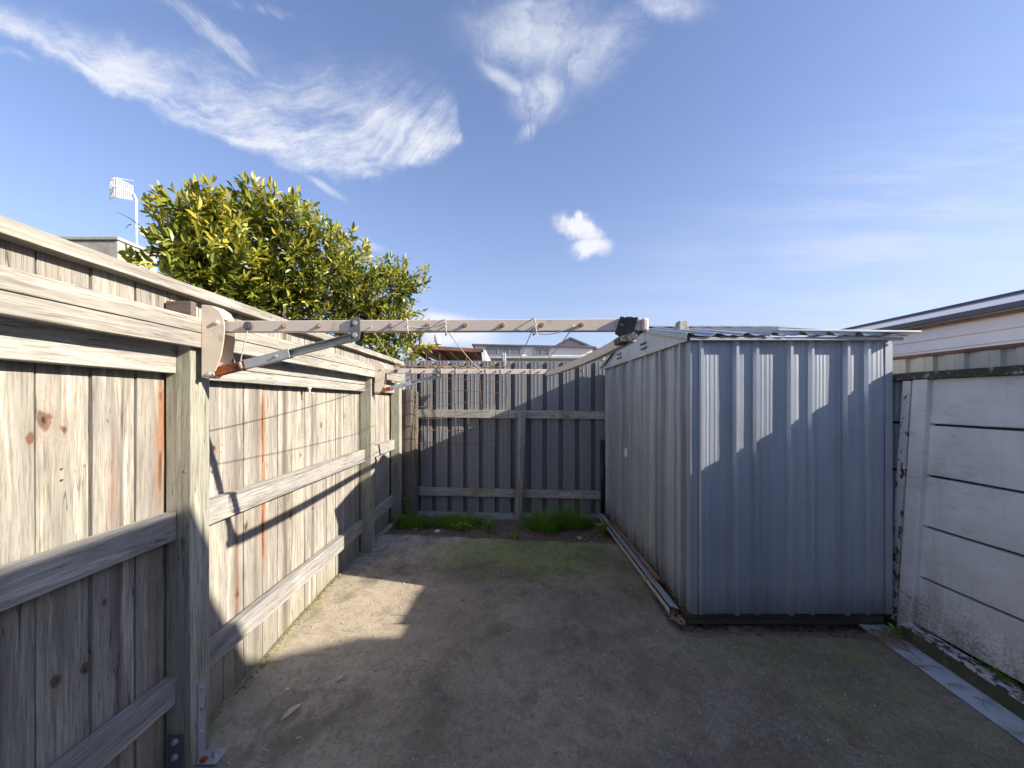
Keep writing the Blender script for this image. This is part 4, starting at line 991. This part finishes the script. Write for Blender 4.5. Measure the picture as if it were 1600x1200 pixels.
# ------------------------------------------------------------------ citrus tree
tree = thing('citrus_tree', (-2.8, 4.4, -0.3), 'bushy yellow green citrus tree behind the paling fence', 'tree')
lobes = [(318, 405, 46, 3.7), (278, 405, 16, 3.6), (312, 350, 26, 3.7), (375, 405, 64, 4.0), (398, 345, 30, 4.0), (455, 362, 28, 4.1), (455, 425, 80, 4.3), (360, 455, 80, 4.0),
         (520, 430, 62, 4.6), (578, 460, 44, 5.0), (605, 505, 44, 5.3), (625, 545, 36, 5.5), (500, 490, 70, 4.7), (560, 520, 55, 5.2), (430, 490, 60, 4.5), (622, 450, 26, 5.2), (320, 420, 50, 3.6)]
LB = [(pz(a, b_, Y), r * Y / F) for a, b_, r, Y in lobes]
rt = random.Random(11)
def leaf(m, p, d, n, L, w):
    d = d.normalized(); s_ = d.cross(n)
    if s_.length < 1e-4: s_ = d.orthogonal()
    s_.normalize(); n2_ = s_.cross(d)
    b_ = len(m.v); mid = p + d * L * 0.5 - n2_ * L * 0.05
    m.v += [tuple(p), tuple(p + d * L * .35 + s_ * w + n2_ * w * .45), tuple(p + d * L * .75 + s_ * w * .8 + n2_ * w * .3), tuple(p + d * L - n2_ * L * 0.12), tuple(p + d * L * .75 - s_ * w * .8 + n2_ * w * .3), tuple(p + d * L * .35 - s_ * w + n2_ * w * .45), tuple(mid)]
    for f in ((0, 1, 6), (1, 2, 6), (2, 3, 6), (3, 4, 6), (4, 5, 6), (5, 0, 6)): m.f.append(tuple(b_ + i for i in f)); m.uv.append(None)
def rv(r=rt): 
    while True:
        q = Vector((r.uniform(-1, 1), r.uniform(-1, 1), r.uniform(-1, 1)))
        if 0.05 < q.length < 1: return q.normalized()
lm = MB(); ym_ = MB(); tw_ = MB()
def shoot(p, d, nleaf, L, lw, mbs):
    d = d.normalized(); q = Vector(p); step = L / nleaf; st = Vector(p)
    for i in range(nleaf):
        d = (d + rv() * 0.13 + Vector((0, 0, 0.03))).normalized(); q = q + d * step
        side = rv(); side = (side - d * side.dot(d)).normalized()
        ld = (d * rt.uniform(0.5, 1.1) + side).normalized()
        leaf(mbs, q, ld, rv() + Vector((0.3, -0.2, 1.2)), lw * rt.uniform(0.7, 1.15), lw * rt.uniform(0.13, 0.20))
    leaf(mbs, q, d, rv(), lw, lw * .18)
    tw_.tube([st, (st + q) / 2, q], [0.003, 0.0022, 0.001], 4, cap=False)
for (c, r_) in LB:
    n_ = int(30 + 600 * r_ * r_)
    for i in range(n_):
        o = rv(); rad = r_ * (rt.uniform(0.12, 1.0) ** 0.5) * rt.uniform(0.8, 1.0) * (0.95 + 0.9 * mnoise.noise(o * 2.3 + c * 5))
        p = c + Vector((o.x * rad * 1.0, o.y * rad * 1.1, o.z * rad))
        if p.x > -1.50 and p.y < 4.95: p.x = -1.55
        d = (o * 0.8 + Vector((0, 0, 0.55)) + rv() * 0.4)
        outer = rad > r_ * 0.72 and o.z > 0.1
        yng = outer and rt.random() < (0.7 if c.x < -2.6 else 0.35)
        shoot(p, d, rt.randint(5, 9), rt.uniform(0.10, 0.24), rt.uniform(0.070, 0.108) * (1.2 if c.x < -2.5 else 1), ym_ if yng else lm)
# long young shoots on the skyline
for (a, b_, Y, dx_, dz_, L) in ((252, 352, 3.6, -.6, .8, .24), (262, 340, 3.6, -.3, 1, .22), (200, 415, 3.5, -.3, 1, .14), (300, 318, 3.7, .0, 1, .20), (318, 318, 3.7, .2, 1, .22), (392, 318, 4.0, -.1, 1, .20), (405, 320, 4.0, .1, 1, .22),
                              (455, 330, 4.1, .1, 1, .2), (520, 385, 4.6, .1, 1, .22), (635, 440, 5.2, .1, 1, .28), (645, 440, 5.2, .5, .6, .22), (575, 408, 5.0, .2, 1, .2), (650, 520, 5.5, .8, .5, .2), (655, 545, 5.5, .9, .2, .2), (340, 335, 3.8, .2, 1, .16), (425, 325, 4.0, .3, 1, .2), (480, 350, 4.3, .3, 1, .18), (543, 405, 4.8, .1, 1, .18)):
    for k in range(3): shoot(pz(a + rt.uniform(-7, 7), b_ + rt.uniform(-4, 10), Y), Vector((dx_ + rt.uniform(-.2, .2), rt.uniform(-.2, .2), dz_)), 9, L, 0.090, ym_)
cr = lm.build('crown', M['leaf'], tree, fix=False)
ym_.build('young_leaves', M['youngleaf'], tree, fix=False)
tw_.build('twigs', M['bark'], tree, fix=False)
tk = MB(); B0 = Vector((-2.8, 4.4, -0.3)); tk.tube([B0, B0 + Vector((.03, 0, .5)), B0 + Vector((0, .02, 1.1))], [0.11, 0.09, 0.075], 10)
for (c, r_) in LB:
    s0 = B0 + Vector((0, .02, 1.05)); mid = s0.lerp(c, 0.5) + Vector((0, 0, -0.12)); tk.tube([s0, s0.lerp(mid, .5) + rv() * .03, mid, mid.lerp(c, .5) + rv() * .04, c], [0.05, 0.04, 0.028, 0.018, 0.008], 6)
# bare dead twigs poking out at the top
for (pa, pb, Y) in (((404, 300), (408, 278), 4.0), ((440, 315), (458, 296), 4.1), ((390, 305), (372, 300), 4.0), ((538, 392), (539, 356), 4.8), ((222, 355), (182, 331), 3.5), ((205, 350), (196, 357), 3.5), ((555, 400), (560, 385), 4.9), ((600, 440), (607, 398), 5.1)):
    a = pz(*pa, Y); b_ = pz(*pb, Y); tk.tube([a, a.lerp(b_, .5) + rv() * .012, b_], [0.004, 0.003, 0.0015], 5)
tk.build('trunk', M['bark'], tree, fix=False)

# ------------------------------------------------------------------ grass, weeds and litter
rg_ = random.Random(5)
def blade(m, p, d, L, w, droop):
    d = d.normalized(); s_ = d.cross(Vector((0, 0, 1)))
    s_ = s_.normalized() if s_.length > .01 else Vector((1, 0, 0)); b_ = len(m.v); n = 4; q = Vector(p)
    for i in range(n + 1):
        t = i / n; ww = w * (1 - t) ** 0.6 + 0.0003
        m.v += [tuple(q - s_ * ww), tuple(q + s_ * ww)]
        d = (d + Vector((d.x, d.y, -0.6)) * droop * 0.35).normalized(); q = q + d * L / n
    for i in range(n): m.f.append((b_ + 2 * i, b_ + 2 * i + 1, b_ + 2 * i + 3, b_ + 2 * i + 2)); m.uv.append(None)
def tuft(cx, cy, rx, ry, h, n, label, name='grass_clump'):
    t = thing(name, (cx, cy, soilz(cx, cy)), label, 'grass', 'green clumps at the foot of the back fence')
    m = MB()
    for i in range(n):
        a = rg_.uniform(0, 6.28); r_ = rg_.random() ** 0.6; x = cx + rx * r_ * math.cos(a); y = cy + ry * r_ * math.sin(a)
        d = Vector((math.cos(a) * r_ * .7 + rg_.uniform(-.3, .3), math.sin(a) * r_ * .6 + rg_.uniform(-.3, .3), rg_.uniform(.8, 1.4)))
        blade(m, (x, y, soilz(x, y) - 0.005), d, 1.25 * h * rg_.uniform(.4, 1.15) * (1.1 - .4 * r_), rg_.uniform(.0018, .0035), rg_.uniform(.2, .9))
    m.build('blades', M['grass'], t, fix=False)
tuft(0.36, 4.42, 0.20, 0.16, 0.21, 900, 'tall green grass clump right of the grey middle post')
tuft(0.66, 4.50, 0.20, 0.14, 0.24, 800, 'tall green grass clump nearest the shed at the back')
tuft(-0.62, 4.58, 0.36, 0.14, 0.15, 1100, 'low wide green grass clump left of the grey middle post')
tuft(-1.12, 4.52, 0.15, 0.14, 0.17, 450, 'dark grass clump against the foot of the old timber post')
def weed(cx, cy, r_, h, n, label, grp=None):
    t = thing('weed_plant', (cx, cy, soilz(cx, cy)), label, 'weed', 'leafy weeds in the soil bed'); m = MB(); st_ = MB()
    for i in range(n):
        a = rg_.uniform(0, 6.28); k = rg_.random(); d = Vector((math.cos(a), math.sin(a), rg_.uniform(.3, 1.6))).normalized()
        base = Vector((cx, cy, soilz(cx, cy))); q = base + Vector((math.cos(a) * r_ * k, math.sin(a) * r_ * k, h * rg_.random()))
        leaf(m, q, d, Vector((rg_.uniform(-.4, .4), rg_.uniform(-.4, .4), 1)), rg_.uniform(.025, .05), rg_.uniform(.008, .014)); 
        if i % 3 == 0: st_.tube([base, (base + q) / 2 + Vector((0, 0, .01)), q], 0.0012, 4, cap=False)
    m.build('leaves', M['weed'], t, fix=False); st_.build('stems', M['weed'], t, fix=False)
weed(-0.25, 4.32, 0.06, 0.13, 70, 'small leafy weed with yellowish leaves just left of the middle post')
weed(0.02, 4.02, 0.03, 0.06, 30, 'tiny weed at the slab edge below the middle post')
weed(1.00, 4.25, 0.10, 0.12, 120, 'leafy weed beside the foot of the shed')
weed(-1.24, 4.40, 0.06, 0.14, 70, 'weed at the foot of the last paling fence post')
weed(-1.22, 4.60, 0.05, 0.30, 60, 'taller spindly weed climbing the last paling fence post')
weed(-0.55, 4.36, 0.14, 0.08, 90, 'flat leafy weed in front of the low wide grass clump')
weed(1.03, 2.95, 0.035, 0.08, 40, 'small weed in the gap beside the shed flashing')
weed(2.31, 2.40, 0.03, 0.05, 20, 'tiny green sprig at the foot of the white wall post')
# moss tuft on wall plinth
t = thing('moss_tuft', (2.40, 1.98, 0.03), 'green moss tuft growing on the plinth of the white panel wall', 'moss'); m = MB()
for i in range(160):
    x = 2.425 + rg_.uniform(-.012, .012); y = 1.98 + rg_.gauss(0, .05); blade(m, (x, y, gz(y) + .078), Vector((rg_.uniform(-.6, .1), rg_.uniform(-.4, .4), 1)), rg_.uniform(.01, .035), .0012, .3)
m.build('blades', M['grass'], t, fix=False)
# mulch chips and small litter
m = MB()
for i in range(2600):
    x = rg_.uniform(-1.34, 1.05); y = 4.15 - (x + 1.38) * 0.128 + 0.01 + abs(rg_.gauss(0, 0.25))
    if y > 4.9: continue
    L = rg_.uniform(.006, .022); a = rg_.uniform(0, 3.14); p = Vector((x, y, soilz(x, y) + .003)); d = Vector((math.cos(a), math.sin(a), rg_.uniform(-.3, .4)))
    m.beam(p - d * L / 2, p + d * L / 2, L * .35, .003)
for i in range(700):
    y = rg_.uniform(2.45, 3.9); x = 1.05 + rg_.uniform(-.045, .03); a = rg_.uniform(0, 3.14); L = rg_.uniform(.008, .03); p = Vector((x, y, 0.004)); d = Vector((math.cos(a), math.sin(a), rg_.uniform(-.2, .2)))
    m.beam(p - d * L / 2, p + d * L / 2, L * .3, .004)
for i in range(260):
    y = rg_.uniform(0.9, 4.1); x = -1.372 + abs(rg_.gauss(0, .018)); a = rg_.uniform(0, 3.14); L = rg_.uniform(.004, .014); p = Vector((x, y, gz(y) + .004)); d = Vector((math.cos(a), math.sin(a), 0))
    m.beam(p - d * L / 2, p + d * L / 2, L * .5, .005)
for i in range(150):
    x = rg_.uniform(-1.3, 2.0); y = rg_.uniform(1.25, 4.0)
    if x > 1.0 and y > 2.35: continue
    if rg_.random() < 0.5: x = 1.0 - abs(rg_.gauss(0, .12)) if y > 2.3 else x
    L = rg_.uniform(.005, .022); a = rg_.uniform(0, 3.14); p = Vector((x, y, gz(y) + .004)); d = Vector((math.cos(a), math.sin(a), rg_.uniform(-.05, .1)))
    m.beam(p - d * L / 2, p + d * L / 2, L * rg_.uniform(.12, .4), .002)
for i in range(120):
    x = rg_.uniform(1.05, 2.2); y = 2.42 - abs(rg_.gauss(0, .03)); L = rg_.uniform(.006, .03); a = rg_.gauss(0, .8); p = Vector((x, y, gz(y) + .004)); d = Vector((math.cos(a), math.sin(a), 0))
    m.beam(p - d * L / 2, p + d * L / 2, L * .2, .003)
o = m.build('mulch_chips', M['needle'], None, fix=False); props(o, 'brown mulch chips and leaf litter in the soil bed and along the slab edges', 'mulch', kind='stuff')
m = MB()
for i in range(900):
    x = rg_.uniform(-1.3, 2.1); y = rg_.uniform(1.2, 4.0)
    if x > 1.0 and y > 2.4: continue
    r_ = rg_.choice([.0015, .002, .002, .003, .005]); z = gz(y) + .001
    m.hexa([(x - r_, y - r_, z - .003), (x + r_ * 1.3, y - r_ * .7, z - .003), (x + r_, y + r_, z - .003), (x - r_ * .8, y + r_ * 1.2, z - .003), (x - r_ * .5, y - r_ * .6, z + r_), (x + r_ * .7, y - r_ * .4, z + r_ * .8), (x + r_ * .5, y + r_ * .6, z + r_), (x - r_ * .6, y + r_ * .5, z + r_ * .9)])
o = m.build('grit', M['stone'], None, fix=False); props(o, 'pale grit scattered over the concrete yard', 'grit', kind='stuff')
def gp_(x, y):
    for _ in range(6): pass
    Y = 3.0
    for _ in range(12): Y = F * (CH - gz(Y)) / (y - HZ)
    return Vector(((x - 800) * Y / F, Y, gz(Y) + 0.003))
def dleaf(x0, y0, x1, y1, w, label, curl=.3):
    a = gp_(x0, y0); b_ = gp_(x1, y1); d = b_ - a; L = d.length; d.normalize(); s_ = d.cross(Vector((0, 0, 1)))
    m = MB(); n = 8; base = 0
    for i in range(n + 1):
        t = i / n; ww = w * math.sin(math.pi * min(max(t, .03), .97)) ** .7; p = a + d * L * t + Vector((0, 0, .004 + L * curl * .35 * (t - .5) ** 2 * 2))
        m.v += [tuple(p - s_ * ww + Vector((0, 0, ww * .7))), tuple(p), tuple(p + s_ * ww + Vector((0, 0, ww * .9)))]
    for i in range(n):
        o = 3 * i; m.f += [(o, o + 1, o + 4, o + 3), (o + 1, o + 2, o + 5, o + 4)]; m.uv += [None, None]
    o = m.build('dead_leaf', M['deadleaf'], None, fix=False, solid=.0008); props(o, label, 'leaf', 'dead leaves on the concrete')
dleaf(439, 1130, 472, 1103, .018, 'curled tan dead leaf, larger and nearer the camera on the concrete')
dleaf(524, 1069, 543, 1054, .010, 'dark curled dead leaf near the edge of the sunlit patch')
dleaf(461, 1158, 470, 1155, .006, 'tiny brown leaf fragment nearest the camera', .1)
def chip(x, y, L, ang_, mat, name, label, cat):
    p = gp_(x, y); d = Vector((math.cos(ang_), math.sin(ang_), 0)); o = MB().beam(p - d * L / 2 + Vector((0, 0, .003)), p + d * L / 2 + Vector((0, 0, .003)), L * .45, .006).build(name, mat, None, bevel=.001); props(o, label, cat)
chip(449, 1079, .016, 1.0, M['white'], 'plastic_scrap', 'tiny white plastic scrap on the concrete beside the dead leaf', 'litter')
chip(1118, 1046 + 0, .02, 2.2, M['white'], 'paint_flake', 'white paint flake lying on the concrete in front of the shed', 'litter') if False else None
def pebble(P, r_, mat, label, name='pebble', grp='stones in the soil bed'):
    m = MB(); n = 8; rr = random.Random(int(r_ * 1e5))
    for j in range(5):
        th_ = math.pi * (j + .5) / 5
        for i in range(n):
            ph = 2 * math.pi * i / n; k = r_ * rr.uniform(.8, 1.15); m.v.append((P[0] + k * math.sin(th_) * math.cos(ph), P[1] + k * .8 * math.sin(th_) * math.sin(ph), P[2] + k * .6 * math.cos(th_)))
    for j in range(4):
        for i in range(n): m.f.append((j * n + i, j * n + (i + 1) % n, (j + 1) * n + (i + 1) % n, (j + 1) * n + i)); m.uv.append(None)
    m.f.append(tuple(range(n))); m.uv.append(None); m.f.append(tuple(reversed(range(4 * n, 5 * n)))); m.uv.append(None)
    o = m.build(name, mat, None, smooth=True); props(o, label, 'stone', grp)
pebble((-0.80, 4.26, -.02), .034, M['white'], 'pale stone in the mulch below the low wide grass clump')
pebble((0.69, 4.05, -.02), .030, M['stone'], 'light stone in the mulch below the grass clump nearest the shed')
pebble((-1.05, 4.35, -.02), .018, M['stone'], 'small pale stone in the mulch near the old post')
pebble((0.78, 3.90, -.01), .017, M['white'], 'small white stone at the slab edge near the shed')
pebble((-0.62, 4.02, .004), .018, M['clamp'], 'dark pebble on the concrete near the back edge of the slab')
# needles and twigs in front of the shed at right
m = MB()
for i in range(80):
    c_ = gp_(rg_.uniform(1368, 1425), rg_.uniform(985, 1012)); a = rg_.gauss(2.15, .35); L = rg_.uniform(.05, .16); d = Vector((math.cos(a), math.sin(a), rg_.uniform(-.03, .05)))
    c_.z += rg_.uniform(0, .010); m.tube([c_ - d * L / 2, c_ + Vector((0, .004, .003)), c_ + d * L / 2], .0013, 4)
o = m.build('pine_needles', M['needle'], None, fix=False); props(o, 'dry brown pine needles heaped at the end of the drain channel', 'needles', kind='stuff')
def twig(p, q, r_, label, bend=.02):
    a = gp_(*p); b_ = gp_(*q); a.z += r_; b_.z += r_; m = MB().tube([a, a.lerp(b_, .35) + Vector((bend, 0, .004)), a.lerp(b_, .7) + Vector((-bend * .5, 0, .006)), b_], [r_, r_ * .9, r_ * .8, r_ * .4], 6)
    o = m.build('twig', M['needle'], None, smooth=True); props(o, label, 'twig', 'twigs on the ground')
twig((1388, 992), (1440, 1034), .004, 'thicker twig pointing from the shed corner into the drain channel')
twig((1430, 1042), (1478, 1046), .0025, 'thin curved twig lying across the drain channel')
twig((1522, 1090), (1546, 1112), .002, 'thin forked twig in the drain channel nearest the camera')
twig((1105, 988), (1155, 1000), .002, 'thin bent straw on the concrete in front of the shed')

S.render.engine = 'CYCLES'
S.cycles.max_bounces = 6
for o in list(COL.objects):
    if o.type == 'MESH' and not o.data.polygons: bpy.data.objects.remove(o)
